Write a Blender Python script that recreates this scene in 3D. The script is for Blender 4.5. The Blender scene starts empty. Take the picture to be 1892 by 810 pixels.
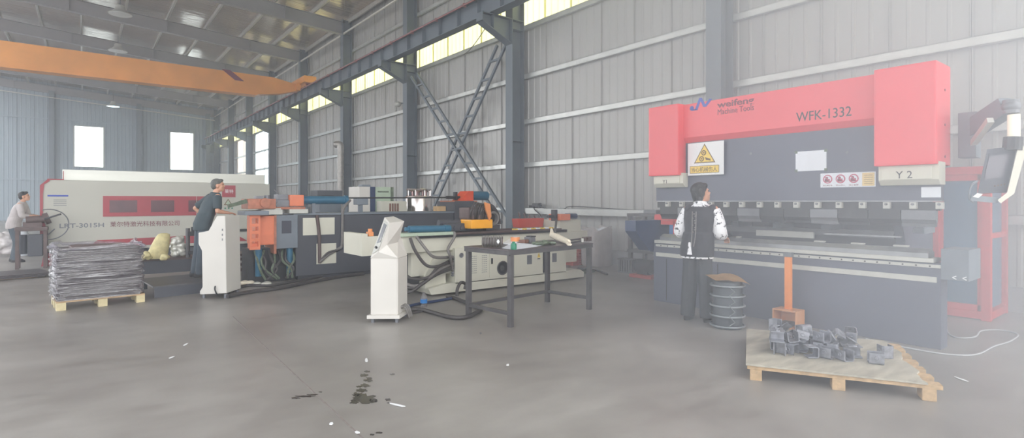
import bpy, bmesh, math, random
from mathutils import Vector, Matrix, Euler
V = Vector
random.seed(7)
PI = math.pi
scene = bpy.context.scene
COL = scene.collection

# ------------------------------------------------------------------ camera geometry
F_PX, CX, CY, CAM_H = 1016.0, 946.0, 372.0, 1.4
TH = math.atan2(791, 1016)
S_, C_ = math.sin(TH), math.cos(TH)

def ray(x, y):
    u = (x - CX) / F_PX
    return V((S_ + u * C_, C_ - u * S_, (CY - y) / F_PX))
def at(x, y, t):
    return V((0, 0, CAM_H)) + ray(x, y) * t
def G(x, y, z=0.0):
    r = ray(x, y); return at(x, y, (z - CAM_H) / r.z)
def PX(x, y, X):
    r = ray(x, y); return at(x, y, X / r.x)
def PY(x, y, Y):
    r = ray(x, y); return at(x, y, Y / r.y)

cam = bpy.data.cameras.new('camera')
cam.sensor_width = 36; cam.sensor_fit = 'HORIZONTAL'
cam.lens = F_PX / 1892 * 36
cam.shift_y = -(405 - CY) / 1892
cam.clip_end = 300
co = bpy.data.objects.new('camera', cam); COL.objects.link(co)
co.location = (0, 0, CAM_H)
co.rotation_euler = (PI / 2, 0, -TH)
scene.camera = co

# ------------------------------------------------------------------ materials
def lin(c):
    out = []
    for v in c[:3]:
        v = v / 255.0
        out.append(v / 12.92 if v <= 0.04045 else ((v + 0.055) / 1.055) ** 2.4)
    return (*out, 1)

def nt(name):
    m = bpy.data.materials.new(name); m.use_nodes = True
    t = m.node_tree; b = t.nodes['Principled BSDF']
    return m, t, b

def mat(name, rgb, rough=.5, metal=0., var=.08, scale=6., bump=0., bscale=60., spec=.5, stretch=(1, 1, 1), rvar=0., coat=0.):
    m, t, b = nt(name)
    c = lin(rgb)
    tc = t.nodes.new('ShaderNodeTexCoord')
    mp = t.nodes.new('ShaderNodeMapping'); mp.inputs['Scale'].default_value = stretch
    t.links.new(tc.outputs['Object'], mp.inputs['Vector'])
    n = t.nodes.new('ShaderNodeTexNoise'); n.inputs['Scale'].default_value = scale; n.inputs['Detail'].default_value = 6
    t.links.new(mp.outputs[0], n.inputs['Vector'])
    r = t.nodes.new('ShaderNodeValToRGB')
    r.color_ramp.elements[0].position = .3; r.color_ramp.elements[1].position = .7
    r.color_ramp.elements[0].color = (*[max(0, v * (1 - var * 1.6)) for v in c[:3]], 1)
    r.color_ramp.elements[1].color = (*[min(1, v * (1 + var)) for v in c[:3]], 1)
    t.links.new(n.outputs['Fac'], r.inputs['Fac'])
    t.links.new(r.outputs['Color'], b.inputs['Base Color'])
    b.inputs['Roughness'].default_value = rough
    b.inputs['Metallic'].default_value = metal
    b.inputs['Specular IOR Level'].default_value = spec
    if coat: b.inputs['Coat Weight'].default_value = coat
    if rvar:
        mr = t.nodes.new('ShaderNodeMapRange')
        mr.inputs['To Min'].default_value = max(.03, rough - rvar); mr.inputs['To Max'].default_value = min(1, rough + rvar)
        t.links.new(n.outputs['Fac'], mr.inputs['Value']); t.links.new(mr.outputs[0], b.inputs['Roughness'])
    if bump:
        n2 = t.nodes.new('ShaderNodeTexNoise'); n2.inputs['Scale'].default_value = bscale; n2.inputs['Detail'].default_value = 4
        t.links.new(mp.outputs[0], n2.inputs['Vector'])
        bp = t.nodes.new('ShaderNodeBump'); bp.inputs['Strength'].default_value = bump; bp.inputs['Distance'].default_value = .02
        t.links.new(n2.outputs['Fac'], bp.inputs['Height']); t.links.new(bp.outputs[0], b.inputs['Normal'])
    return m

def glow(name, rgb, strength):
    m, t, b = nt(name)
    b.inputs['Base Color'].default_value = lin(rgb)
    b.inputs['Emission Color'].default_value = lin(rgb); b.inputs['Emission Strength'].default_value = strength
    return m

def glass_mat(name, rgb=(240, 248, 250), gloss=.12):
    m, t, b = nt(name)
    t.nodes.remove(b)
    o = t.nodes['Material Output']
    tr = t.nodes.new('ShaderNodeBsdfTransparent'); tr.inputs['Color'].default_value = lin(rgb)
    gl = t.nodes.new('ShaderNodeBsdfGlossy'); gl.inputs['Roughness'].default_value = .08
    mx = t.nodes.new('ShaderNodeMixShader'); mx.inputs['Fac'].default_value = gloss
    t.links.new(tr.outputs[0], mx.inputs[1]); t.links.new(gl.outputs[0], mx.inputs[2]); t.links.new(mx.outputs[0], o.inputs['Surface'])
    return m

def translucent_mat(name, rgb, gain=.9):
    m, t, b = nt(name)
    t.nodes.remove(b)
    o = t.nodes['Material Output']
    tc = t.nodes.new('ShaderNodeTexCoord')
    n = t.nodes.new('ShaderNodeTexNoise'); n.inputs['Scale'].default_value = .7; n.inputs['Detail'].default_value = 3
    t.links.new(tc.outputs['Object'], n.inputs['Vector'])
    r = t.nodes.new('ShaderNodeValToRGB'); c = lin(rgb)
    r.color_ramp.elements[0].position = .35; r.color_ramp.elements[1].position = .65
    r.color_ramp.elements[0].color = (*[v * .9 for v in c[:3]], 1); r.color_ramp.elements[1].color = c
    t.links.new(n.outputs['Fac'], r.inputs['Fac'])
    a = t.nodes.new('ShaderNodeBsdfTranslucent'); t.links.new(r.outputs[0], a.inputs['Color'])
    d = t.nodes.new('ShaderNodeBsdfDiffuse'); t.links.new(r.outputs[0], d.inputs['Color'])
    mx = t.nodes.new('ShaderNodeMixShader'); mx.inputs['Fac'].default_value = 1 - gain
    t.links.new(a.outputs[0], mx.inputs[1]); t.links.new(d.outputs[0], mx.inputs[2]); t.links.new(mx.outputs[0], o.inputs['Surface'])
    return m

M = {}
M['steel_col'] = mat('grey_blue_painted_steel', (112, 121, 130), .55, var=.08, scale=1.5)
M['rafter'] = mat('rafter_paint', (150, 148, 150), .55, var=.06, scale=1.2)
M['galv'] = mat('galvanised_steel', (206, 208, 206), .4, .55, var=.08, scale=5)
M['purlin'] = mat('purlin_steel', (214, 212, 206), .45, .3, var=.05)
M['wall'] = mat('wall_sheet', (176, 175, 173), .42, .15, var=.02, scale=.8)
M['back'] = mat('haze_tinted_wall_sheet', (150, 163, 174), .5, .05, var=.04, scale=.3)  # blue cast of distance haze is put into the base colour
M['orange_crane'] = mat('crane_orange', (238, 158, 66), .45, var=.08, scale=1.2)
M['rail'] = mat('rail_rust', (164, 112, 110), .6, .2, var=.15)
M['red'] = mat('press_red', (232, 84, 92), .38, var=.03, scale=1.5, coat=.15)
M['red_edge'] = mat('guard_red', (226, 66, 66), .45, var=.05)
M['navy'] = mat('press_charcoal', (88, 92, 108), .42, var=.06, scale=2)
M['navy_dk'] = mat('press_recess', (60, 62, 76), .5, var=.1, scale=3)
M['black'] = mat('black_steel', (42, 42, 46), .45, var=.1)
M['toolsteel'] = mat('tool_steel', (150, 152, 156), .3, .6, var=.12, scale=8)
M['mid_grey'] = mat('mid_grey_metal', (120, 122, 128), .45, .3, var=.1)
M['lt_grey'] = mat('light_grey_metal', (196, 196, 190), .5, .1, var=.06)
M['cream'] = mat('machine_cream', (210, 208, 194), .45, var=.04, scale=3)
M['white_paint'] = mat('console_white', (212, 208, 202), .42, var=.03, scale=3)
M['white'] = mat('white_matte', (235, 236, 238), .6, var=.02)
M['paper'] = mat('paper', (226, 230, 238), .75, var=.02)
M['yellow'] = mat('sign_yellow', (240, 206, 90), .5, var=.02)
M['yellow_or'] = mat('yellow_orange_paint', (246, 172, 34), .42, var=.05)
M['ink'] = mat('ink_black', (40, 36, 40), .6, var=.03)
M['ink_red'] = mat('ink_dark_red', (120, 50, 66), .6, var=.03)
M['ink_brown'] = mat('ink_brown', (110, 80, 40), .6, var=.03)
M['logo_blue'] = mat('logo_blue', (70, 86, 176), .5, var=.03)
M['sign_red'] = mat('sign_red', (196, 90, 120), .55, var=.03)
M['buff'] = mat('sign_buff', (226, 200, 140), .55, var=.03)
M['pink_cream'] = mat('laser_cream', (190, 188, 178), .5, var=.03, scale=1.2)
M['laser_red'] = mat('laser_red', (166, 62, 72), .45, var=.06, scale=1.5)
M['laser_glass'] = mat('laser_dark_glass', (92, 50, 58), .25, var=.1)
M['silver'] = mat('silver_sheet', (214, 214, 206), .38, .3, var=.06, scale=1.2, stretch=(.3, 1, 4))
M['duct'] = mat('duct_foil', (168, 164, 160), .35, .4, var=.15, scale=12)
M['orange'] = mat('machine_orange', (224, 126, 90), .45, var=.06)
M['orange_red'] = mat('machine_orange_red', (232, 84, 44), .42, var=.05)
M['rust_or'] = mat('faded_orange_steel', (176, 112, 88), .55, var=.15, scale=14)
M['charcoal'] = mat('bender_charcoal', (72, 74, 82), .5, var=.08, scale=2)
M['slate'] = mat('bender_slate', (116, 124, 134), .5, var=.08, scale=4)
M['cyl_blue'] = mat('cylinder_blue', (46, 104, 134), .35, .1, var=.08, scale=8)
M['bright_blue'] = mat('bright_blue', (34, 118, 190), .4, var=.05)
M['dk_blue'] = mat('dark_blue', (40, 56, 92), .4, var=.08)
M['pale_green'] = mat('pale_green_paint', (176, 192, 172), .5, var=.06)
M['chrome'] = mat('stainless', (216, 208, 206), .18, .9, var=.06, scale=5, stretch=(1, 1, .3))
M['copper_pink'] = mat('warm_stainless', (170, 140, 140), .25, .8, var=.2, scale=20)
M['hose'] = mat('hose_rubber', (66, 62, 62), .5, var=.1, scale=20)
M['hose_gry'] = mat('hose_grey', (120, 116, 114), .5, var=.1, scale=20)
M['cable_white'] = mat('cable_white', (176, 178, 182), .5, var=.03)
M['table_steel'] = mat('table_steel', (92, 90, 92), .45, .35, var=.12, scale=8)
M['table_top'] = mat('table_top_steel', (104, 96, 100), .4, .4, var=.16, scale=7)
M['wood'] = mat('plywood', (178, 172, 158), .7, var=.18, scale=5, stretch=(.6, 3, 3), bump=.2)
M['wood_lt'] = mat('pallet_timber', (196, 166, 128), .7, var=.16, scale=6, stretch=(.5, 4, 4), bump=.2)
M['wood_yel'] = mat('pallet_yellow_block', (206, 192, 152), .7, var=.1, scale=12, bump=.2)
M['cardboard'] = mat('cardboard', (206, 172, 128), .75, var=.08, scale=8)
M['sheet_dk'] = mat('dark_sheet_steel', (84, 78, 80), .4, .4, var=.12, scale=3)
M['bracket'] = mat('bracket_steel', (150, 152, 162), .3, .4, var=.22, scale=22)
M['orange_post'] = mat('foot_switch_orange', (244, 146, 66), .5, var=.05)
M['orange_box'] = mat('foot_switch_tan', (222, 160, 112), .5, var=.06)
M['wire_gry'] = mat('reel_wire', (140, 146, 152), .4, .4, var=.1)
M['reel_dk'] = mat('reel_dark', (70, 76, 82), .5, .2, var=.12)
M['teal_panel'] = mat('blue_panel', (70, 116, 150), .35, var=.06, scale=2)
M['screen'] = mat('screen_dark', (92, 88, 100), .2, var=.05)
M['skin'] = mat('skin', (206, 156, 130), .55, var=.05, scale=12)
M['hair'] = mat('hair_black', (38, 36, 38), .5, var=.25, scale=30, stretch=(1, 1, .2), bump=.5)
M['hair_gry'] = mat('hair_grey', (96, 96, 92), .6, var=.2, scale=40, bump=.4)
M['vest'] = mat('vest_black', (52, 52, 60), .75, var=.1, scale=20, bump=.1)
M['trousers'] = mat('trousers_dark', (62, 64, 70), .8, var=.1, scale=10, bump=.15, bscale=16)
M['teal_shirt'] = mat('teal_shirt', (62, 74, 80), .8, var=.08, scale=10, bump=.15, bscale=16)
M['trouser_blue'] = mat('trousers_blue_grey', (74, 84, 94), .8, var=.1, scale=10)
M['white_shirt'] = mat('grey_white_shirt', (186, 178, 178), .8, var=.08, scale=10, bump=.1, bscale=16)
M['shoe'] = mat('shoe_black', (44, 42, 44), .5, var=.08)
M['bag_white'] = mat('woven_sack', (228, 222, 222), .65, var=.05, scale=10, bump=.4, bscale=14)
M['crate_red'] = mat('crate_red', (190, 74, 60), .5, var=.06)
M['green'] = mat('bottle_green', (30, 120, 92), .3, var=.05)
M['olive'] = mat('dull_green', (104, 116, 98), .6, var=.15, scale=20)
M['straw'] = mat('straw_yellow', (214, 202, 150), .6, var=.15, scale=10, bump=.3, bscale=20)
M['cloth'] = mat('glove_cloth', (236, 226, 206), .85, var=.05, scale=20, bump=.3)
M['tape'] = mat('orange_tape', (226, 146, 88), .4, var=.06)
M['brown'] = mat('brown_box', (132, 96, 84), .6, var=.12)
M['dk_brown'] = mat('dark_brown_metal', (96, 80, 78), .55, .2, var=.15)
M['stain'] = mat('oil_stain', (48, 42, 42), .25, var=.1)
M['joint'] = mat('floor_joint', (136, 128, 124), .7, var=.2, scale=20)
M['concrete_edge'] = mat('concrete_kerb', (150, 152, 156), .7, var=.08)
M['glass'] = glass_mat('window_glass')
M['film'] = glass_mat('stretch_film', (236, 234, 240), .24)
M['daylight_panel'] = translucent_mat('translucent_sheet', (246, 244, 206))
M['daylight_white'] = translucent_mat('translucent_white_sheet', (246, 238, 228))
M['lamp_pale'] = mat('lamp_diffuser', (226, 226, 224), .3, var=.02)
M['lamp_lit'] = glow('lit_lamp', (190, 226, 240), 2.0)
M['signal_lit'] = glow('signal_tube', (255, 248, 226), .08)

# film wrinkles
def wrinkle(m, scale, stretch, strength, dist=.05):
    t = m.node_tree
    tc = t.nodes.new('ShaderNodeTexCoord'); mp = t.nodes.new('ShaderNodeMapping'); mp.inputs['Scale'].default_value = stretch
    n = t.nodes.new('ShaderNodeTexNoise'); n.inputs['Scale'].default_value = scale; n.inputs['Detail'].default_value = 5
    bp = t.nodes.new('ShaderNodeBump'); bp.inputs['Strength'].default_value = strength; bp.inputs['Distance'].default_value = dist
    t.links.new(tc.outputs['Object'], mp.inputs[0]); t.links.new(mp.outputs[0], n.inputs['Vector'])
    t.links.new(n.outputs['Fac'], bp.inputs['Height'])
    for nd in t.nodes:
        if nd.type in ('BSDF_GLOSSY', 'BSDF_PRINCIPLED'):
            t.links.new(bp.outputs[0], nd.inputs['Normal'])
            if nd.type == 'BSDF_GLOSSY': nd.inputs['Roughness'].default_value = .1
wrinkle(M['film'], 3.2, (1.0, 1.0, 13), .6, .09)

# patterned blouse: white with torn dark flecks
def blouse():
    m, t, b = nt('white_blouse_dark_flecks')
    tc = t.nodes.new('ShaderNodeTexCoord'); n = t.nodes.new('ShaderNodeTexNoise'); n.inputs['Scale'].default_value = 22; n.inputs['Detail'].default_value = 3
    r = t.nodes.new('ShaderNodeValToRGB'); r.color_ramp.elements[0].position = .36; r.color_ramp.elements[1].position = .41
    r.color_ramp.elements[0].color = lin((70, 70, 80)); r.color_ramp.elements[1].color = lin((240, 240, 244))
    t.links.new(tc.outputs['Object'], n.inputs['Vector']); t.links.new(n.outputs['Fac'], r.inputs['Fac']); t.links.new(r.outputs[0], b.inputs['Base Color'])
    b.inputs['Roughness'].default_value = .8
    return m
M['blouse'] = blouse()

def floor_mat():
    m, t, b = nt('polished_concrete')
    tc = t.nodes.new('ShaderNodeTexCoord')
    def noise(sc, det, st=(1, 1, 1), rot=0):
        mp = t.nodes.new('ShaderNodeMapping'); mp.inputs['Scale'].default_value = st; mp.inputs['Rotation'].default_value = (0, 0, rot)
        n = t.nodes.new('ShaderNodeTexNoise'); n.inputs['Scale'].default_value = sc; n.inputs['Detail'].default_value = det
        t.links.new(tc.outputs['Object'], mp.inputs[0]); t.links.new(mp.outputs[0], n.inputs['Vector']); return n
    n1 = noise(.8, 8); n2 = noise(2.2, 6, (1, 3, 1), .9)
    r1 = t.nodes.new('ShaderNodeValToRGB')
    r1.color_ramp.elements[0].position = .3; r1.color_ramp.elements[1].position = .72
    r1.color_ramp.elements[0].color = lin((130, 125, 121)); r1.color_ramp.elements[1].color = lin((162, 158, 154))
    r2 = t.nodes.new('ShaderNodeValToRGB')
    r2.color_ramp.elements[0].position = .3; r2.color_ramp.elements[1].position = .65
    r2.color_ramp.elements[0].color = (.8, .79, .78, 1); r2.color_ramp.elements[1].color = (1, 1, 1, 1)
    mx = t.nodes.new('ShaderNodeMix'); mx.data_type = 'RGBA'; mx.blend_type = 'MULTIPLY'; mx.inputs['Factor'].default_value = .7
    t.links.new(n1.outputs['Fac'], r1.inputs['Fac']); t.links.new(n2.outputs['Fac'], r2.inputs['Fac'])
    t.links.new(r1.outputs[0], mx.inputs[6]); t.links.new(r2.outputs[0], mx.inputs[7]); t.links.new(mx.outputs[2], b.inputs['Base Color'])
    mr = t.nodes.new('ShaderNodeMapRange'); mr.inputs['To Min'].default_value = .28; mr.inputs['To Max'].default_value = .52
    t.links.new(n2.outputs['Fac'], mr.inputs['Value']); t.links.new(mr.outputs[0], b.inputs['Roughness'])
    bp = t.nodes.new('ShaderNodeBump'); bp.inputs['Strength'].default_value = .08; bp.inputs['Distance'].default_value = .01
    n3 = noise(30, 4); t.links.new(n3.outputs['Fac'], bp.inputs['Height']); t.links.new(bp.outputs[0], b.inputs['Normal'])
    b.inputs['Specular IOR Level'].default_value = .5
    return m
M['floor'] = floor_mat()

def foil_mat():
    m, t, b = nt('roof_foil_insulation')
    tc = t.nodes.new('ShaderNodeTexCoord')
    n = t.nodes.new('ShaderNodeTexNoise'); n.inputs['Scale'].default_value = .5; n.inputs['Detail'].default_value = 5
    t.links.new(tc.outputs['Object'], n.inputs['Vector'])
    r = t.nodes.new('ShaderNodeValToRGB')
    r.color_ramp.elements[0].position = .3; r.color_ramp.elements[1].position = .7
    r.color_ramp.elements[0].color = lin((200, 182, 168)); r.color_ramp.elements[1].color = lin((222, 206, 192))
    t.links.new(n.outputs['Fac'], r.inputs['Fac']); t.links.new(r.outputs[0], b.inputs['Base Color'])
    b.inputs['Metallic'].default_value = .75; b.inputs['Roughness'].default_value = .13
    mp = t.nodes.new('ShaderNodeMapping'); mp.inputs['Scale'].default_value = (.12, 6.0, .12)
    n2 = t.nodes.new('ShaderNodeTexNoise'); n2.inputs['Scale'].default_value = 1.6; n2.inputs['Detail'].default_value = 3
    t.links.new(tc.outputs['Object'], mp.inputs[0]); t.links.new(mp.outputs[0], n2.inputs['Vector'])
    bp = t.nodes.new('ShaderNodeBump'); bp.inputs['Strength'].default_value = .5; bp.inputs['Distance'].default_value = .07
    t.links.new(n2.outputs['Fac'], bp.inputs['Height']); t.links.new(bp.outputs[0], b.inputs['Normal'])
    return m
M['foil'] = foil_mat()

# ------------------------------------------------------------------ mesh builder
def base_loc(o):
    p = V((0, 0, 0))
    while o is not None:
        p += o.location; o = o.parent
    return p

class MB:
    def __init__(s): s.bm = bmesh.new()
    def _xf(s, vs, mtx):
        if mtx is not None: bmesh.ops.transform(s.bm, matrix=mtx, verts=vs)
    def box(s, x0, x1, y0, y1, z0, z1, bev=0., mtx=None):
        ps = [(x, y, z) for z in (z0, z1) for y in (y0, y1) for x in (x0, x1)]
        vs = [s.bm.verts.new(p) for p in ps]
        fs = [s.bm.faces.new([vs[i] for i in q]) for q in ((0, 2, 3, 1), (4, 5, 7, 6), (0, 1, 5, 4), (2, 6, 7, 3), (0, 4, 6, 2), (1, 3, 7, 5))]
        if bev:
            es = {e for f in fs for e in f.edges}
            r = bmesh.ops.bevel(s.bm, geom=list(es), offset=bev, segments=2, affect='EDGES', profile=.7)
            vs = list({v for f in r['faces'] for v in f.verts} | {v for v in vs if v.is_valid})
        s._xf(vs, mtx); return s
    def cbox(s, c, size, bev=0., rot=None):
        a, b, d = [q / 2 for q in size]
        m = Matrix.Translation(V(c))
        if rot is not None: m = m @ (rot.to_matrix().to_4x4() if isinstance(rot, Euler) else rot)
        return s.box(-a, a, -b, b, -d, d, bev, m)
    def frame_mtx(s, p, q, up=None):
        p, q = V(p), V(q); d = (q - p).normalized()
        u = V(up) if up is not None else (V((0, 0, 1)) if abs(d.z) < .95 else V((1, 0, 0)))
        x = u.cross(d).normalized(); y = d.cross(x)
        m = Matrix((x, y, d)).transposed().to_4x4(); m.translation = p
        return m, (q - p).length
    def beam(s, p, q, w, h, up=None, bev=0.):
        m, L = s.frame_mtx(p, q, up)
        return s.box(-w / 2, w / 2, -h / 2, h / 2, 0, L, bev, m)
    def cyl(s, p, q, r, r2=None, n=16, cap=True):
        m, L = s.frame_mtx(p, q); r2 = r if r2 is None else r2
        a = [s.bm.verts.new(m @ V((r * math.cos(2 * PI * i / n), r * math.sin(2 * PI * i / n), 0))) for i in range(n)]
        b = [s.bm.verts.new(m @ V((r2 * math.cos(2 * PI * i / n), r2 * math.sin(2 * PI * i / n), L))) for i in range(n)]
        for i in range(n): s.bm.faces.new((a[i], a[(i + 1) % n], b[(i + 1) % n], b[i]))
        if cap:
            s.bm.faces.new(a[::-1]); s.bm.faces.new(b)
        return s
    def loft(s, rings, closed=True, cap=True):
        R = [[s.bm.verts.new(V(p)) for p in ring] for ring in rings]
        n = len(R[0])
        for a, b in zip(R, R[1:]):
            for i in range(n if closed else n - 1):
                s.bm.faces.new((a[i], a[(i + 1) % n], b[(i + 1) % n], b[i]))
        if cap and closed:
            s.bm.faces.new(R[0][::-1]); s.bm.faces.new(R[-1])
        return s
    def ell(s, spec, n=18, cap=True):
        """vertical stack of ellipses: (cx, cy, z, rx, ry)"""
        return s.loft([[(cx + rx * math.cos(2 * PI * i / n), cy + ry * math.sin(2 * PI * i / n), z) for i in range(n)] for cx, cy, z, rx, ry in spec], True, cap)
    def tube(s, pts, r, n=8, smooth=True, closed=False, cap=True):
        pts = [V(p) for p in pts]
        rr = r if isinstance(r, (list, tuple)) else [r] * len(pts)
        if smooth and len(pts) > 2:
            P, Q = [], []
            N = len(pts)
            for i in range(N if closed else N - 1):
                g = lambda k: pts[k % N] if closed else pts[max(0, min(N - 1, k))]
                p0, p1, p2, p3 = g(i - 1), g(i), g(i + 1), g(i + 2)
                ra, rb = rr[i], rr[(i + 1) % N]
                for k in range(6):
                    t = k / 6
                    P.append(.5 * ((2 * p1) + (p2 - p0) * t + (2 * p0 - 5 * p1 + 4 * p2 - p3) * t * t + (3 * p1 - p0 - 3 * p2 + p3) * t ** 3)); Q.append(ra + (rb - ra) * t)
            if not closed: P.append(pts[-1]); Q.append(rr[-1])
            pts, rr = P, Q
        rings = []; prev = None
        L = len(pts)
        for i, p in enumerate(pts):
            d = (pts[(i + 1) % L] - pts[i - 1]) if closed else (pts[min(L - 1, i + 1)] - pts[max(0, i - 1)])
            if d.length < 1e-7: d = V((0, 0, 1))
            d.normalize()
            if prev is None:
                u = V((0, 0, 1)) if abs(d.z) < .9 else V((1, 0, 0))
                x = u.cross(d).normalized()
            else:
                x = (prev - d * prev.dot(d))
                x = x.normalized() if x.length > 1e-6 else V((1, 0, 0))
            y = d.cross(x); prev = x
            rings.append([p + (x * math.cos(2 * PI * k / n) + y * math.sin(2 * PI * k / n)) * rr[i] for k in range(n)])
        if closed: rings.append(rings[0])
        return s.loft(rings, True, cap and not closed)
    def sphere(s, c, r, nu=16, nv=10, mtx=None):
        rx, ry, rz = r if isinstance(r, (tuple, list)) else (r, r, r)
        m = Matrix.Translation(V(c))
        if mtx is not None: m = m @ mtx
        g = bmesh.ops.create_uvsphere(s.bm, u_segments=nu, v_segments=nv, radius=1, matrix=m @ Matrix.Diagonal((rx, ry, rz, 1)))
        return s
    def prism(s, poly, axis, lo, hi, bev=0.):
        f = {'x': lambda a, b, t: (t, a, b), 'y': lambda a, b, t: (a, t, b), 'z': lambda a, b, t: (a, b, t)}[axis]
        A = [s.bm.verts.new(f(a, b, lo)) for a, b in poly]; B = [s.bm.verts.new(f(a, b, hi)) for a, b in poly]
        n = len(poly)
        fs = [s.bm.faces.new(A), s.bm.faces.new(B[::-1])]
        for i in range(n): fs.append(s.bm.faces.new((A[i], B[i], B[(i + 1) % n], A[(i + 1) % n])))
        if bev:
            bmesh.ops.bevel(s.bm, geom=list({e for q in fs for e in q.edges}), offset=bev, segments=2, affect='EDGES', profile=.7)
        return s
    def prismv(s, pts, d):
        """planar polygon of 3-D points pushed along vector d"""
        A = [s.bm.verts.new(V(p)) for p in pts]; B = [s.bm.verts.new(V(p) + V(d)) for p in pts]
        n = len(pts); s.bm.faces.new(A); s.bm.faces.new(B[::-1])
        for i in range(n): s.bm.faces.new((A[i], B[i], B[(i + 1) % n], A[(i + 1) % n]))
        return s
    def torus(s, c, R, r, axis='z', n=28, k=8):
        c = V(c); pts = []
        for i in range(n):
            a = 2 * PI * i / n
            q = {'z': (math.cos(a), math.sin(a), 0), 'x': (0, math.cos(a), math.sin(a)), 'y': (math.cos(a), 0, math.sin(a))}[axis]
            pts.append(c + V(q) * R)
        return s.tube(pts, r, k, smooth=False, closed=True)
    def lathe(s, prof, c, n=24):
        c = V(c)
        return s.loft([[c + V((r * math.cos(2 * PI * i / n), r * math.sin(2 * PI * i / n), z)) for i in range(n)] for r, z in prof])
    def build(s, name, material, parent=None, smooth=False, local=False, remesh=0., sm_iter=4):
        bmesh.ops.recalc_face_normals(s.bm, faces=s.bm.faces)
        me = bpy.data.meshes.new(name); s.bm.to_mesh(me); s.bm.free()
        if remesh:
            tmp = bpy.data.objects.new('tmp', me); COL.objects.link(tmp)
            a = tmp.modifiers.new('r', 'REMESH'); a.mode = 'VOXEL'; a.voxel_size = remesh; a.use_smooth_shade = True
            b = tmp.modifiers.new('s', 'SMOOTH'); b.factor = .5; b.iterations = sm_iter
            dg = bpy.context.evaluated_depsgraph_get()
            me2 = bpy.data.meshes.new_from_object(tmp.evaluated_get(dg))
            bpy.data.objects.remove(tmp); bpy.data.meshes.remove(me); me = me2; me.name = name
            smooth = True
        return finish(name, me, material, parent, smooth, local)

def finish(name, me, material, parent=None, smooth=False, local=False):
    o = bpy.data.objects.new(name, me); COL.objects.link(o)
    me.materials.clear(); me.materials.append(material)
    if parent is not None:
        o.parent = parent
        if not local: me.transform(Matrix.Translation(-base_loc(parent)))
    elif not local:
        xs = [v.co for v in me.vertices]
        lo = V([min(p[i] for p in xs) for i in range(3)]); hi = V([max(p[i] for p in xs) for i in range(3)])
        b = V(((lo.x + hi.x) / 2, (lo.y + hi.y) / 2, lo.z))
        me.transform(Matrix.Translation(-b)); o.location = b
    if smooth:
        me.polygons.foreach_set('use_smooth', [True] * len(me.polygons))
        if smooth != 'all' and hasattr(me, 'set_sharp_from_angle'): me.set_sharp_from_angle(angle=math.radians(42))
    return o

def tag(o, label, cat, group=None, kind=None):
    o['label'] = label; o['category'] = cat
    if group: o['group'] = group
    if kind: o['kind'] = kind
    return o
def thing(name, label, cat, loc=(0, 0, 0), group=None, kind=None, rz=0):
    o = bpy.data.objects.new(name, None); COL.objects.link(o); o.location = loc; o.rotation_euler = (0, 0, rz)
    return tag(o, label, cat, group, kind)
def struct(o, label, cat):
    return tag(o, label, cat, None, 'structure')
def copy_tree(o, parent=None):
    c = o.copy(); COL.objects.link(c)
    if parent is not None: c.parent = parent
    for ch in list(o.children): copy_tree(ch, c)
    return c

def text(s, c, right, up, h, w=None, material=None, parent=None, name='lettering', label=None, depth=.0015, bold=0.):
    cu = bpy.data.curves.new('t', 'FONT'); cu.body = s; cu.size = 1; cu.extrude = .004; cu.resolution_u = 3
    if bold: cu.offset = bold
    o = bpy.data.objects.new('t', cu); COL.objects.link(o)
    dg = bpy.context.evaluated_depsgraph_get()
    me = bpy.data.meshes.new_from_object(o.evaluated_get(dg))
    bpy.data.objects.remove(o)
    xs = [v.co.x for v in me.vertices]; ys = [v.co.y for v in me.vertices]
    x0, x1, y0, y1 = min(xs), max(xs), min(ys), max(ys)
    sy = h / (y1 - y0); sx = w / (x1 - x0) if w else sy
    R, U = V(right).normalized(), V(up).normalized(); N = R.cross(U)
    for v in me.vertices:
        p = v.co.copy()
        v.co = V(c) + R * ((p.x - (x0 + x1) / 2) * sx) + U * ((p.y - (y0 + y1) / 2) * sy) + N * (p.z / .004 * depth)
    o = finish(name, me, material, parent)
    if label: o['label'] = label
    return o

class Face:
    """helper for flat artwork on a vertical plane: origin, right, up"""
    def __init__(s, o, right, up): s.o, s.r, s.u = V(o), V(right), V(up); s.n = s.r.cross(s.u)
    def p(s, a, b, d=0.): return s.o + s.r * a + s.u * b + s.n * d
    def poly(s, mb, pts, d0, d1): mb.prismv([s.p(a, b, d0) for a, b in pts], s.n * (d1 - d0))
    def rect(s, mb, a0, a1, b0, b1, d0, d1): s.poly(mb, [(a0, b0), (a1, b0), (a1, b1), (a0, b1)], d0, d1)
    def disc(s, mb, a, b, r, d0, d1, n=24): s.poly(mb, [(a + r * math.cos(2 * PI * i / n), b + r * math.sin(2 * PI * i / n)) for i in range(n)], d0, d1)
    def ring(s, mb, a, b, r, w, d, n=28): mb.tube([s.p(a + r * math.cos(2 * PI * i / n), b + r * math.sin(2 * PI * i / n), d) for i in range(n)], w, 5, smooth=False, closed=True)
    def line(s, mb, a0, b0, a1, b1, w, d): mb.beam(s.p(a0, b0, d), s.p(a1, b1, d), w, .002, up=s.n)
SKY, EXPO, HZ0, HZ1 = .9, 1.34, 0.006, 0.16
# ------------------------------------------------------------------ building shell
WX, CXF, ENDY = 9.42, 8.9, 53.6
BAY0 = 5.56
COLY = [BAY0 + 6 * k for k in range(-1, 9)]
def roof_z(X): return 9.42 + .07 * (9.4 - X) if X > -8 else 9.42 + .07 * 17.4 - .07 * (-8 - X)

mb = MB(); mb.box(-40, 14, -30, 70, -.3, 0)
fl = mb.build('floor', M['floor']); struct(fl, 'mottled grey polished concrete workshop floor with dark scuffs', 'floor')
mb = MB()
p, q = G(430, 585, .0008), G(672, 812, .0008)
mb.beam(p, q + (q - p) * .6, .012, .0012, up=(0, 0, 1)); 
j = mb.build('expansion_joint', M['joint'], fl)

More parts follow.
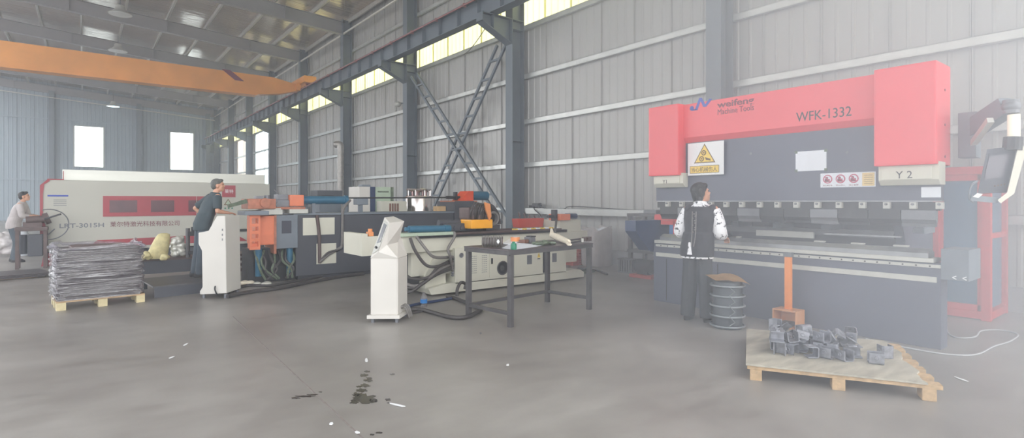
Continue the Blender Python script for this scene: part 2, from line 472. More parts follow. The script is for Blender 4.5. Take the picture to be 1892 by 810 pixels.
def corrugate(mb, a0, a1, z0, z1, base, axis, inward, pitch=.24, depth=.02, major=4):
    prof = []; n = int(round((a1 - a0) / pitch)); n = max(n, 1); p = (a1 - a0) / n
    k0 = int(round(a0 / pitch))
    for i in range(n):
        a = a0 + i * p
        dd = depth * (1.5 if (k0 + i) % major == 0 else .8)
        if (k0 + i) % major == 0: prof += [(a, 0), (a + p * .36, 0), (a + p * .4, dd * 1.3), (a + p * .46, dd * 1.3), (a + p * .465, -.004), (a + p * .5, -.004), (a + p * .505, dd), (a + p * .56, dd), (a + p * .6, 0)]
        else: prof += [(a, 0), (a + p * .36, 0), (a + p * .44, dd), (a + p * .56, dd), (a + p * .64, 0)]
    prof.append((a1, 0))
    def P(a, d, z): return (base + inward * d, a, z) if axis == 'y' else (a, base + inward * d, z)
    lo = [mb.bm.verts.new(P(a, d, z0)) for a, d in prof]; hi = [mb.bm.verts.new(P(a, d, z1)) for a, d in prof]
    lo2 = [mb.bm.verts.new(P(a, d - .004, z0)) for a, d in prof]; hi2 = [mb.bm.verts.new(P(a, d - .004, z1)) for a, d in prof]
    for i in range(len(prof) - 1):
        mb.bm.faces.new((lo[i], lo[i + 1], hi[i + 1], hi[i])); mb.bm.faces.new((lo2[i + 1], lo2[i], hi2[i], hi2[i + 1]))
        mb.bm.faces.new((lo2[i], lo2[i + 1], lo[i + 1], lo[i])); mb.bm.faces.new((hi[i], hi[i + 1], hi2[i + 1], hi2[i]))
    for k in (0, -1): mb.bm.faces.new((lo[k], hi[k], hi2[k], lo2[k]))

STRIP0, STRIP1 = 6.06, 7.25
W3 = (36.2, 41.0, 1.75, STRIP0)      # window bay
W4 = (42.3, 46.6, 1.75, STRIP0)
mb = MB()
for a0, a1 in ((-1.2, W3[0]), (W3[1], W4[0]), (W4[1], ENDY)):
    corrugate(mb, a0, a1, 0, STRIP0, WX, 'y', -1)
for w in (W3, W4): corrugate(mb, w[0], w[1], 0, w[2], WX, 'y', -1)
corrugate(mb, -1.2, ENDY, STRIP1, 9.46, WX, 'y', -1)
wr = mb.build('wall_right', M['wall']); struct(wr, 'long ribbed grey sheet metal side wall behind the machines', 'wall')
mb = MB(); corrugate(mb, -1.2, ENDY, STRIP0, STRIP1, WX, 'y', -1)
struct(mb.build('window_5', M['daylight_panel']), 'pale yellow translucent daylight strip high along the side wall', 'window')
mb = MB(); mb.box(WX - .16, WX + .02, -1.2, ENDY, 0, .3)
struct(mb.build('baseboard_right', M['concrete_edge']), 'low concrete kerb at the foot of the ribbed side wall', 'kerb')

def side_window(n, w, glassm, label):
    mb = MB(); y0, y1, z0, z1 = w
    for z in (z0 + .03, z1 - .03): mb.box(WX - .05, WX + .02, y0, y1, z - .03, z + .03)
    for y in (y0 + .03, (y0 + y1) / 2, y1 - .03): mb.box(WX - .05, WX + .02, y - .03, y + .03, z0, z1)
    f = mb.build('window_%d' % n, M['galv']); struct(f, label, 'window')
    mb = MB(); mb.box(WX - .02, WX - .012, y0, y1, z0, z1); mb.build('pane', glassm, f)
side_window(3, W3, M['glass'], 'tall glaring white window in the side wall past the far columns')
side_window(4, W4, M['daylight_white'], 'cream lit translucent side wall window farthest from the press')

# girts along the side wall
GZ = [1.16, 2.37, 3.52, 4.73, 6.04, 8.0]
glab = ['lowest wall rail running behind the white machine', 'second wall rail up from the floor, at the height of the Y1 box',
        'third wall rail up, passing just above the left red cover', 'fourth wall rail up the ribbed wall, meeting the ladder brace near its top',
        'wall rail along the foot of the pale yellow daylight strip', 'topmost wall rail above the crane runway']
for z, lb in zip(GZ, glab):
    mb = MB(); 
    mb.box(WX - .12, WX - .045, -1.2, ENDY, z + .055, z + .062); mb.box(WX - .12, WX - .114, -1.2, ENDY, z - .06, z + .062); mb.box(WX - .12, WX - .045, -1.2, ENDY, z - .062, z - .055)
    mb.box(WX - .05, WX - .044, -1.2, ENDY, z + .04, z + .062)
    struct(mb.build('wall_girt', M['galv']), lb, 'wall rail')

# back wall with two windows
BW = [(-.62, 1.26, 4.0, 7.2), (5.62, 7.4, 4.0, 7.2)]
mb = MB()
xs = [-14, BW[0][0], BW[0][1], BW[1][0], BW[1][1], WX]
for i in range(5):
    a0, a1 = xs[i], xs[i + 1]
    if i in (1, 3):
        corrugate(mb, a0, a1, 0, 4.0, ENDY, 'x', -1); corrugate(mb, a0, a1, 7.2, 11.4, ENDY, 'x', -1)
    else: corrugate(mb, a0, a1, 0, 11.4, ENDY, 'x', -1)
struct(mb.build('wall_back', M['back']), 'ribbed end wall at the far end of the hall, tinted blue grey for distance haze', 'wall')
for n, b in enumerate(BW):
    mb = MB()
    for x in (b[0] + .03, b[1] - .03): mb.box(x - .04, x + .04, ENDY - .06, ENDY + .02, b[2], b[3])
    for z in (b[2] + .03, b[3] - .03): mb.box(b[0], b[1], ENDY - .06, ENDY + .02, z - .03, z + .03)
    f = mb.build('window_%d' % (n + 1), M['lt_grey']); struct(f, ['bright white window in the end wall, above the left half of the laser machine', 'bright white window in the end wall, above the standing operator'][n], 'window')
    mb = MB(); mb.box(b[0], b[1], ENDY - .03, ENDY - .02, b[2], b[3]); mb.build('pane', M['glass'], f)
bl = ['end wall post left of the laser machine', 'end wall post between the two bright windows', 'end wall post right of the second bright window', 'end wall post out at the left edge']
for x, lb in zip((-1.9, 3.5, 8.4, -7.5), bl):
    mb = MB()
    mb.box(x - .15, x + .15, ENDY - .42, ENDY - .4, 0, roof_z(x) - .6); mb.box(x - .15, x + .15, ENDY - .12, ENDY - .1, 0, roof_z(x) - .6); mb.box(x - .01, x + .01, ENDY - .4, ENDY - .12, 0, roof_z(x) - .6)
    struct(mb.build('end_post', M['steel_col']), lb, 'post')
for z, lb in ((3.0, 'lower rail across the end wall behind the laser machine'), (7.55, 'upper rail across the end wall just above the two windows')):
    mb = MB(); mb.box(-14, WX - .2, ENDY - .1, ENDY - .04, z - .05, z + .05)
    struct(mb.build('wall_girt', M['back']), lb, 'wall rail')

# roof
mb = MB()
R0, R1 = -3.2, ENDY
for xa, xb in ((9.5, -7.99),):
    mb.prismv([(xa, R0, roof_z(xa) if xa > -8 else roof_z(-8.0001)), (xb, R0, roof_z(xb) if xb < -8.001 else 9.42 + .07 * 17.4), (xb, R1, roof_z(xb) if xb < -8.001 else 9.42 + .07 * 17.4), (xa, R1, roof_z(xa) if xa > -8 else roof_z(-8.0001))], (0, 0, .12))
struct(mb.build('ceiling', M['foil']), 'sloping foil lined metal roof with shiny pleats', 'ceiling')
k = 0
for x in [9.2 - 1.55 * i for i in range(11)]:
    mb = MB(); z = roof_z(x)
    mb.box(x - .035, x + .035, R0, R1, z - .012, z - .004); mb.box(x - .006, x + .006, R0, R1, z - .2, z - .004); mb.box(x - .035, x + .035, R0, R1, z - .2, z - .192)
    o = mb.build('roof_purlin', M['purlin']); o['group'] = 'roof purlins'
    struct(o, 'eave purlin along the top of the ribbed side wall' if k == 0 else 'thin pale purlin running lengthwise under the foil roof', 'purlin'); k += 1
# columns, rafters
cl = ['steel column behind the left red cover of the press brake' if i == 1 else '' for i in range(10)]
cnames = ['steel column beside the near end of the hall, out past the press', 'grey steel column rising behind the red press brake', 'grey steel column by the right foot of the ladder brace',
          'grey steel column by the left foot of the ladder brace', 'grey steel column beside the silver duct', 'grey column two bays beyond the ladder brace', 'grey column just before the glaring side window',
          'grey column just past the glaring side window', 'far column beside the right end of the laser machine roof box', 'farthest side wall column by the end wall']
rl = ['roof rafter nearest the camera overhead', 'roof rafter over the press brake', 'roof rafter meeting the ladder brace column', 'first roof rafter crossing the top of the picture', 'roof rafter meeting the column by the silver duct',
      'roof rafter carrying the nearer hanging lamp', 'roof rafter just above the orange crane', 'roof rafter hidden behind the orange crane', 'rafter seen just below the orange crane', 'last roof rafter against the end wall']
for i, y in enumerate(COLY):
    c = thing('steel_column', cnames[i], 'column', (CXF + .2, y, 0), kind='structure')
    mb = MB(); zt = roof_z(9) - .1
    mb.box(CXF, CXF + .016, y - .15, y + .15, 0, zt); mb.box(CXF + .384, CXF + .4, y - .15, y + .15, 0, zt); mb.box(CXF + .016, CXF + .384, y - .006, y + .006, 0, zt)
    for z in (3, 5.95, 6.2, 8.7): mb.box(CXF + .016, CXF + .384, y - .15, y + .15, z - .006, z + .006)
    mb.build('shaft', M['steel_col'], c)
    mb = MB()   # crane bracket
    mb.prism([(CXF, 5.55), (CXF - .95, 5.98), (CXF - .95, 6.2), (CXF, 6.2)], 'y', y - .006, y + .006)
    mb.box(CXF - .95, CXF, y - .14, y + .14, 6.2, 6.22)
    mb.prismv([(CXF, y - .14, 5.55), (CXF - .95, y - .14, 5.98), (CXF - .95, y - .14, 6.0), (CXF, y - .14, 5.57)], (0, .28, 0))
    mb.box(CXF - .95, CXF - .935, y - .14, y + .14, 5.98, 6.2); mb.box(CXF - .6, CXF - .588, y - .14, y + .14, 5.85, 6.2)
    mb.build('crane_bracket', M['steel_col'], c)
    mb = MB()
    for (xa, xb) in ((CXF + .1, -7.99),):
        za, zb = roof_z(xa if xa > -8 else -8.001) - .21, roof_z(xb if xb < -8.001 else -7.999) - .21
        for dz0, dz1, w in ((0, .015, .12), (.535, .55, .12)):
            mb.prismv([(xa, y - w, za - dz0), (xb, y - w, zb - dz0), (xb, y - w, zb - dz1), (xa, y - w, za - dz1)], (0, 2 * w, 0))
        mb.prismv([(xa, y - .006, za), (xb, y - .006, zb), (xb, y - .006, zb - .55), (xa, y - .006, za - .55)], (0, .012, 0))
    for x in (6.5, 3, -.5, -4): 
        z = roof_z(x) - .21
        mb.box(x - .012, x + .012, y - .12, y + .12, z - .55, z)
    o = mb.build('roof_rafter', M['rafter']); struct(o, rl[i], 'rafter')
# eave strut, white line
mb = MB(); mb.cyl((8.95, -3, 8.72), (8.95, ENDY, 8.72), .04, n=8)
struct(mb.build('eave_tie', M['purlin']), 'thin pale tie tube along the eaves under the roof edge', 'tie')
mb = MB(); mb.cyl((-8, ENDY - .5, 9.5), (8.9, ENDY - .5, 8.35), .035, n=8)
struct(mb.build('eave_tie', M['purlin']), 'thin white tie tube sloping across the end wall under its rafter', 'tie')

# crane runway
RX, RZ0, RZ1 = 8.3, 6.22, 6.76
rw = thing('crane_runway', 'long grey crane runway beam with rust red rail, running above the columns', 'crane runway', (RX, 20, RZ0), kind='structure')
mb = MB(); ya, yb = -1, ENDY - .6
mb.box(RX - .14, RX + .14, ya, yb, RZ0, RZ0 + .02); mb.box(RX - .17, RX + .17, ya, yb, RZ1 - .02, RZ1); mb.box(RX - .007, RX + .007, ya, yb, RZ0, RZ1)
y = ya
while y < yb:
    mb.box(RX - .12, RX + .12, y - .006, y + .006, RZ0, RZ1); y += 1.0
mb.build('beam', M['steel_col'], rw)
mb = MB(); mb.box(RX - .035, RX + .035, ya, yb, RZ1, RZ1 + .07); mb.build('rail', M['rail'], rw, )
mb = MB(); mb.box(RX - .24, RX - .21, ya, yb, RZ1 - .1, RZ1 - .06)
y = ya
while y < yb:
    mb.box(RX - .24, RX - .15, y - .02, y + .02, RZ1 - .12, RZ1 - .02); y += 1.5
mb.build('conductor_bar', M['rail'], rw, )

# overhead crane
CY0 = 27.0
cr = thing('overhead_crane', 'orange overhead travelling crane girder spanning the hall under the roof', 'crane', (0, CY0, 6.3))
mb = MB()
prof = [(-8, 6.22), (6.2, 6.25), (7.2, 6.4), (7.98, 6.62), (7.98, 6.92), (6.9, 7.12), (-8, 7.2)]
mb.prism(prof, 'y', CY0 - .22, CY0 + .22)
for z in (6.22,): mb.box(-8, 6.2, CY0 - .3, CY0 + .3, z - .02, z + .03)
mb.build('girder', M['orange_crane'], cr)
mb = MB(); mb.box(8.02, 8.58, CY0 - 1.1, CY0 + 1.1, 6.92, 7.22, .02); mb.box(7.9, 8.1, CY0 - .35, CY0 + .35, 6.64, 7.0)
e = mb.build('end_carriage', M['orange_crane'], cr)
mb = MB()
for dy in (-.85, .85): mb.cyl((8.18, CY0 + dy, 6.93), (8.42, CY0 + dy, 6.93), .1, n=20)
mb.build('wheel', M['rail'], e)
F1 = Face((0, CY0 - .225, 0), (1, 0, 0), (0, 0, 1))
mb = MB(); a = PY(410, 128, CY0 - .23); b = PY(448, 150, CY0 - .23)
F1.poly(mb, [(a.x, a.z), (a.x + .32, a.z), (b.x + .05, b.z), (b.x - .3, b.z)], 0, .05)
mb.build('maker_plate', M['ink_red'], cr)
mb = MB(); mb.box(-.4, .1, CY0 - .26, CY0 + .26, 6.02, 6.2); mb.box(-.2, -.1, CY0 - .1, CY0 + .1, 5.9, 6.02); mb.build('hoist_trolley', M['orange_crane'], cr) if False else None

# high-bay lamps
for (px, py, zz, lb, lit) in ((222, 27, 9.02, 'round high-bay lamp hanging under the rafter at the top left', 0), (218, 95, 9.0, 'round high-bay lamp hanging just above the orange crane', 0), (209, 197, 8.45, 'small bluish lit lamp hanging near the end wall', 1)):
    r = ray(px, py); p = at(px, py, (zz - CAM_H) / r.z)
    t = thing('high_bay_lamp', lb, 'lamp', p, 'high-bay roof lamps')
    rz = roof_z(p.x)
    mb = MB(); mb.lathe([(.04, .36), (.12, .34), (.14, .2), (.22, .12), (.4, 0), (.42, 0), (.42, .02), (.24, .15), (.17, .24), (.14, .37), (.04, .38)], p); mb.build('reflector', M['lt_grey'], t, True)
    mb = MB(); mb.lathe([(.01, .0), (.39, .0), (.39, .015), (.01, .03)], p); mb.build('diffuser', M['lamp_lit'] if lit else M['lamp_pale'], t, True)
    mb = MB(); mb.cyl(p + V((0, 0, .36)), (p.x, p.y, rz - .2), .02, n=8); mb.build('stem', M['mid_grey'], t)

# ladder cross brace between columns
def laced(name, p, q, label, w=.46):
    t = thing(name, label, 'brace', (p.x, p.y, 0), kind='structure')
    n = V((0, 1, 0))
    for s in (-1, 1):
        mb = MB(); mb.beam(p + n * s * w / 2, q + n * s * w / 2, .075, .06, up=(1, 0, 0)); mb.build('chord', M['steel_col'], t)
    L = abs(q.z - p.z); k = .4
    while k < L - .2:
        c = p.lerp(q, k / L)
        mb = MB(); mb.beam(c - n * w / 2, c + n * w / 2, .06, .05, up=(1, 0, 0)); mb.build('rung', M['steel_col'], t); k += .47
BX = 9.0
ytop, ybot = COLY[3] - .4, COLY[2] + .45
laced('ladder_brace', V((BX, ytop - .1, 5.75)), V((BX, ybot - .2, .8)), 'grey ladder-like brace sloping down to the right behind the yellow block')
laced('ladder_brace', V((BX + .09, ybot + .1, 5.75)), V((BX + .09, ytop - .15, .15)), 'grey ladder-like brace sloping up to the right behind the steel tank')

# duct
dp = PX(629, 320, 8.55)
DR = .135
t = thing('duct_pipe', 'dented silver foil duct standing by a column in front of the ribbed wall', 'duct', (dp.x, dp.y, 0))
mb = MB(); pts = [(dp.x, dp.y, 0)]; r = [DR]
for i in range(26): pts.append((dp.x, dp.y, .1 + i * .135)); r.append(DR + (.012 if i % 2 else -.008))
mb.tube(pts, r, 14, smooth=False); mb.build('flexible_tube', M['duct'], t, True)
mb = MB(); mb.tube([(dp.x, dp.y, 3.45), (dp.x, dp.y, 3.72), (dp.x - .04, dp.y + .05, 3.8), (dp.x - .14, dp.y + .2, 3.8)], .145, 14); mb.build('elbow', M['duct'], t, True)
# pipe clamp / wall lamps
for px, py, lb in ((735, 193, 'small white wall lamp beside the left column of the ladder brace'), (553, 253, 'small grey wall lamp in the far bay above the laser end')):
    p = PX(px, py, WX - .28)
    t = thing('wall_lamp', lb, 'lamp', p)
    mb = MB(); mb.sphere(p, (.12, .2, .1), 16, 10); mb.build('housing', M['lt_grey'], t, True)
    mb = MB(); mb.tube([p + V((0, -.1, 0)), p + V((.1, -.2, .02)), p + V((.26, -.22, -.05))], .025, 8); mb.build('arm', M['mid_grey'], t, True)

# hanging cable from the runway across the daylight strip
mb = MB()
mb.tube([PX(x, y, 9.1) for x, y in ((905, 22), (900, 45), (885, 70), (868, 92), (858, 100))], .012, 6)
tag(mb.build('hanging_cable', M['hose_gry']), 'thin grey cable sagging across the yellow daylight strip', 'cable')
# ------------------------------------------------------------------ press brake (front face looks along -X)
XC, XB, XR, XT = 6.24, 6.36, 6.41, 6.35
pb = thing('press_brake', 'big red and charcoal press brake against the side wall at the right', 'press brake', (7.0, 3.25, 0))
Rt, Up = (0, -1, 0), (0, 0, 1)
yR = PX(1730, 200, XC).y; yRi = PX(1614, 200, XC).y; yLi = PX(1253, 250, XC).y; yLo = PX(1198, 250, XC).y
zct = PX(1730, 110, XC).z; zcb = PX(1730, 303, XC).z
Y0, Y1 = 1.6, 4.9
mb = MB(); mb.box(XC, 6.69, yR, yRi, zcb, zct, .02)
cv = mb.build('cylinder_cover', M['red'], pb)
mb = MB()
for z in (zcb + .08, (zcb + zct) / 2 - .1, zct - .25): mb.cyl((6.5, yR - .004, z), (6.5, yR + .01, z), .012, n=10)
mb.build('bolt', M['ink_red'], cv)
mb = MB(); mb.box(XC, 6.69, yLi, yLo, zcb, zct - .01, .02); mb.build('cylinder_cover', M['red'], pb)
mb = MB(); mb.prism([(XB, zct - .02), (XB, 2.25), (XB + .08, 2.14), (6.95, 2.14), (6.95, zct - .02)], 'y', yRi - .02, yLi + .02, .006); mb.build('beam_cover', M['red'], pb)
mb = MB(); mb.box(XR, XR + .1, yR + .012, Y1, 1.405, 2.35, .004); rm = mb.build('ram', M['navy'], pb)
mb = MB(); mb.box(XR - .006, XR + .02, Y0, Y1, 1.396, 1.406); mb.build('edge_strip', M['toolsteel'], rm)
mb = MB()
for a, z in ((3.5, 1.98), (2.43, 1.92), (2.1, 1.95)): mb.cyl((XR - .003, a, z), (XR + .01, a, z), .014, n=12)
mb.build('bolt', M['mid_grey'], rm)
# side frames with throat
for yy in (Y0 + .52, Y1 - .6):
    mb = MB(); mb.prism([(6.55, 0), (6.55, .62), (7.0, .7), (7.15, .95), (7.0, 1.25), (6.52, 1.4), (6.52, 2.6), (8.1, 2.6), (8.1, 0)], 'y', yy, yy + .09); mb.build('side_frame', M['navy'], pb)
mb = MB(); mb.box(7.35, 7.4, Y0 + .61, Y1 - .61, .0, 1.55); mb.build('throat_shade_panel', M['navy_dk'], pb)  # dark panel added to stand in for the shaded throat interior
# table
mb = MB(); mb.box(XT, XT + .2, Y0 - .0, Y1, 0, .81, .004); tb = mb.build('table', M['navy'], pb)
mb = MB(); mb.box(XT - .025, XT + .2, Y0 + .05, Y1 - .03, .815, .855, .003); mb.build('die_rail', M['lt_grey'], tb, )
mb = MB(); mb.box(XT - .02, XT, Y0, Y1 - .05, .768, .798); sc_ = mb.build('scale_strip', M['lt_grey'], tb)
mb = MB()
y = Y0 + .08
while y < Y1 - .1:
    mb.cyl((XT - .024, y, .783), (XT - .018, y, .783), .008, n=8); y += .11
mb.build('scale_dot', M['ink'], sc_)
mb = MB(); mb.box(XT - .015, XT, Y0 + .03, Y1 - .05, .63, .682); mb.build('trim_strip', M['lt_grey'], tb)
mb = MB(); mb.box(XT - .003, XT, PX(1208, 500, XT).y - .22, PX(1208, 500, XT).y - .21, .03, .6); mb.box(XT - .003, XT, 3.9, 3.91, .03, .6); mb.build('panel_seam', M['ink'], tb)
mb = MB(); mb.prism([(6.36, .855), (6.36, .9), (6.43, .94), (6.47, .94), (6.54, .9), (6.54, .855)], 'y', Y0 + .1, Y1 - .1); mb.build('lower_die', M['toolsteel'], pb)
# tool clamps and punches
mb = MB(); mb.box(XR - .0, XR + .06, Y0 + .02, Y1 - .02, 1.31, 1.392); mb.build('tool_holder', M['black'], pb)
cx = [1233, 1259, 1285, 1313, 1341, 1370, 1403, 1436, 1471, 1510, 1550, 1593, 1638, 1687, 1736]
for x in cx:
    y = PX(x, 380, XR - .04).y
    mb = MB(); mb.box(XR - .05, XR, y - .03, y + .03, 1.325, 1.39, .005); mb.box(XR - .058, XR - .05, y - .022, y + .022, 1.335, 1.35)
    c = mb.build('tool_clamp', M['lt_grey'], pb)
    mb = MB(); mb.cyl((XR - .07, y, 1.37), (XR - .05, y, 1.37), .012, n=8); mb.build('clamp_screw', M['mid_grey'], c)
ys = [Y0 + .05 + i * .29 for i in range(12)]
for i, y in enumerate(ys[:-1]):
    mb = MB(); mb.prism([(XR, 1.31), (XR, 1.22), (XR + .03, 1.18), (XR + .036, 1.15), (XR + .042, 1.18), (XR + .06, 1.22), (XR + .06, 1.31)], 'y', y + .004, y + .286); mb.build('punch', M['black'] if i % 3 else M['mid_grey'], pb)
# back gauge seen through the throat
mb = MB(); mb.box(7.16, 7.26, Y0 + .63, Y1 - .63, .98, 1.06); mb.box(7.14, 7.16, Y0 + .63, Y1 - .63, 1.0, 1.03); bg = mb.build('back_gauge', M['mid_grey'], pb)
for px0, px1 in ((1515, 1535), (1690, 1704), (1350, 1365), (1430, 1440)):
    y = PX((px0 + px1) / 2, 400, 6.9).y
    mb = MB(); mb.box(6.9, 7.26, y - .05, y + .05, 1.06, 1.12, .004); mb.box(6.92, 7.02, y - .03, y + .03, 1.12, 1.3); mb.build('gauge_finger', M['slate'], bg)
a, b = PX(1397, 425, 6.75), PX(1503, 441, 6.75)
mb = MB(); mb.box(6.75, 6.78, b.y, a.y, b.z, a.z); mb.build('stop_plate', M['lt_grey'], pb)
a, b = PX(1366, 397, 6.9), PX(1430, 411, 6.9)
mb = MB(); mb.box(6.9, 6.92, b.y, a.y, b.z, a.z); mb.build('stop_plate', M['lt_grey'], pb)
a, b = PX(1522, 431, 6.7), PX(1664, 438, 6.7)
mb = MB(); mb.box(6.7, 6.74, b.y, a.y, b.z - .01, a.z + .0); mb.build('gauge_rail', M['toolsteel'], pb)
for (x0, x1, yy) in ((1504, 1522, 446), (1572, 1595, 450), (1650, 1677, 455), (1340, 1366, 424), (1338, 1360, 434)):
    a, b = PX(x0, yy, 6.5), PX(x1, yy, 6.5)
    mb = MB(); mb.box(6.5, 6.56, b.y, a.y, .94, .955); mb.build('tool_shim', M['lt_grey'], pb)
# front sheet support arms at both ends
mb = MB(); a = PX(1181, 415, 6.2); b = PX(1215, 465, 6.2)
mb.prism([(6.0, 1.13), (6.55, 1.13), (6.55, .7), (6.3, .7), (6.0, .98)], 'y', 4.93, 5.12, .004)
p0, p1 = PX(1181, 415, 6.6), PX(1212, 466, 6.6)
mb.prismv([(6.6, p0.y, p0.z), (6.6, p1.y - .05, p0.z), (6.6, p1.y - .05, p1.z), (6.6, p1.y + .1, p1.z), (6.6, p0.y, p0.z - .14)], (.25, 0, 0))
mb.build('front_support_arm', M['dk_blue'], pb)
p0, p1 = PX(1737, 460, XT), PX(1790, 521, XT)
mb = MB(); mb.prismv([(XT, Y0, p0.z), (XT, p1.y, p0.z - .0), (XT, p1.y, p1.z), (XT, Y0, p1.z)], (.4, 0, 0)); sa = mb.build('front_support_arm', M['slate'], pb)
fa = Face((XT - .002, 0, 0), Rt, Up); mb = MB()
c = PX(1771, 522, XT)
for dx in (-.045, .03):
    for sgn in (1,): 
        fa.line(mb, -c.y + dx, c.z + .04, -c.y + dx + .03, c.z + .055, .008, .002); fa.line(mb, -c.y + dx, c.z + .04, -c.y + dx + .03, c.z + .025, .008, .002)
mb.build('arrow_mark', M['white'], sa)
# Y1 / Y2 boxes
def ybox(x0, yt, x1, yb, txt, tx, ty, th_):
    X = 6.3; a, b = PX(x0, yt, X), PX(x1, yb, X)
    mb = MB(); mb.prism([(X, a.z), (X, b.z + .05), (X + .05, b.z), (X + .2, b.z), (X + .2, a.z)], 'y', b.y, a.y, .006); o = mb.build('encoder_box', M['cream'], pb)
    mb = MB(); mb.box(X - .012, X, b.y + .05, a.y - .03, b.z + .055, a.z - .015, .004); mb.build('raised_panel', M['cream'], o)
    c = PX(tx, ty, X - .014); text(txt, (X - .0125, c.y, c.z), Rt, Up, th_, None, M['ink'], o)
ybox(1208, 322, 1262, 346, 'Y1', 1228, 336, .05); ybox(1623, 303, 1735, 341, 'Y 2', 1670, 323, .07)
# warning sign
X = XR - .045; a, b = PX(1271, 266, X), PX(1337, 325, X); w, h = a.y - b.y, (PX(1271, 266, X).z - PX(1271, 325, X).z)
fs = Face((X, a.y, a.z - h), Rt, Up)
mb = MB(); fs.rect(mb, 0, w, 0, h, -.01, 0); sg = mb.build('warning_sign', M['white'], pb)
mb = MB(); tri = [(w * .18, h * .37), (w * .78, h * .37), (w * .48, h * .96)]; fs.poly(mb, tri, 0, .001); mb.build('triangle_border', M['ink_brown'], sg)
mb = MB(); g = (w * .48, h * .56); fs.poly(mb, [(g[0] + (x - g[0]) * .86, g[1] + (y - g[1]) * .86 + .002) for x, y in tri], .001, .002); mb.build('triangle_face', M['yellow'], sg)
mb = MB()
for (aa, bb, rr) in ((.46, .68, .05), (.40, .5, .05)):
    fs.ring(mb, w * aa, h * bb, w * rr * 1.1, .007, .003, 16); fs.disc(mb, w * aa, h * bb, w * .022, .002, .004, 10)
fs.poly(mb, [(w * .5, h * .54), (w * .64, h * .49), (w * .66, h * .43), (w * .52, h * .46)], .002, .004)
mb.build('gear_symbol', M['ink_brown'], sg)
mb = MB(); fs.rect(mb, w * .06, w * .88, h * .06, h * .29, 0, .001); mb.build('caption_border', M['ink_brown'], sg)
mb = MB(); fs.rect(mb, w * .075, w * .865, h * .075, h * .275, .001, .002); mb.build('caption_plate', M['yellow'], sg)
text('当心机械伤人', fs.p(w * .47, h * .175, .0025), Rt, Up, h * .15, w * .72, M['ink_brown'], sg)
# white paper, icon sign, small plate
X = XR - .004
a, b = PX(1470, 279, X), PX(1527, 313, X); fs = Face((X, a.y, b.z - .01), Rt, Up); w, h = a.y - b.y, PX(1498, 277, X).z - PX(1498, 314, X).z
mb = MB(); fs.rect(mb, 0, w, 0, h, -.001, .001); pp = mb.build('notice_paper', M['paper'], pb)
mb = MB()
for aa in (-.008, w - .022):
    for bb in (-.008, h - .022): fs.rect(mb, aa, aa + .03, bb, bb + .03, .001, .003)
mb.build('corner_magnet', M['olive'], pp)
a, b = PX(1516, 320, X), PX(1618, 345, X); h = PX(1566, 319, X).z - PX(1566, 346, X).z; w = a.y - b.y
fs = Face((X, a.y, PX(1566, 346, X).z), Rt, Up)
mb = MB(); fs.rect(mb, 0, w, 0, h, -.001, .001); ic = mb.build('icon_sign', M['paper'], pb)
mb = MB(); fs.rect(mb, w * .77, w * .98, h * .06, h * .94, .001, .002); mb.build('buff_panel', M['buff'], ic)
mb = MB()
for k in range(3):
    fs.ring(mb, w * (.14 + k * .24), h * .58, h * .27, .006, .003, 20); fs.line(mb, w * (.14 + k * .24) - h * .2, h * .76, w * (.14 + k * .24) + h * .2, h * .4, .008, .003)
mb.build('prohibition_ring', M['sign_red'], ic)
for k in range(3):
    mb = MB(); c = (w * (.14 + k * .24), h * .58); fs.disc(mb, c[0] - .01, c[1] + .012, .014, .001, .003, 10); fs.rect(mb, c[0] - .03, c[0] + .02, c[1] - .03, c[1] + .002, .001, .003); mb.build('pictogram', M['ink_red'], ic)
text('禁止戴手套', fs.p(w * .14, h * .14, .001), Rt, Up, h * .1, w * .18, M['ink_red'], ic, 'caption')
text('禁止伸入', fs.p(w * .38, h * .14, .001), Rt, Up, h * .1, w * .17, M['ink_red'], ic, 'caption')
text('禁止触摸', fs.p(w * .62, h * .14, .001), Rt, Up, h * .1, w * .17, M['ink_red'], ic, 'caption')
mb = MB()
for q in range(5): fs.rect(mb, w * .8, w * .95, h * (.2 + q * .14), h * (.2 + q * .14) + .004, .002, .003)
mb.build('ruled_lines', M['ink_brown'], ic)
a, b = PX(1702, 346, X), PX(1741, 365, X); fs = Face((X, a.y, b.z), Rt, Up)
mb = MB(); fs.rect(mb, 0, a.y - b.y - .01, 0, a.z - b.z, -.001, .001); mb.build('small_notice', M['paper'], pb)
# lettering on the beam
X = XB - .0016
a, b = PX(1325, 183, X), PX(1393, 173, X); text('weifeng', (X, (a.y + b.y) / 2, (PX(1360, 184, X).z - .045)), Rt, Up, .105, a.y - b.y, M['ink_red'], pb, 'brand_lettering', bold=.02)
a, b = PX(1326, 195, X), PX(1393, 186, X); text('Machine Tools', (X, (a.y + b.y) / 2, PX(1360, 193, X).z - .065), Rt, Up, .07, a.y - b.y, M['ink_red'], pb, 'brand_lettering')
a, b = PX(1471, 214, X), PX(1573, 207, X); text('WFK-1332', (X, (a.y + b.y) / 2, PX(1522, 211, X).z), Rt, Up, .105, a.y - b.y, M['ink'], pb, 'model_lettering')
a, b = PX(1272, 206, X), PX(1317, 184, X); w = a.y - b.y; fs = Face((X + .0015, a.y, a.z), Rt, Up); h = .155
mb = MB(); fs.disc(mb, w * .14, h * .22, h * .2, 0, .002); fs.rect(mb, w * .14, w * .34, 0, h * .12, 0, .002)
fs.poly(mb, [(w * .26, 0), (w * .38, 0), (w * .55, h), (w * .45, h)], 0, .002); fs.poly(mb, [(w * .45, h), (w * .55, h), (w * .74, h * .22), (w * .62, h * .18)], 0, .0022)
fs.poly(mb, [(w * .62, h * .18), (w * .74, h * .18), (w * .98, h * .75), (w * .86, h * .8)], 0, .002)
mb.build('brand_emblem', M['logo_blue'], pb)

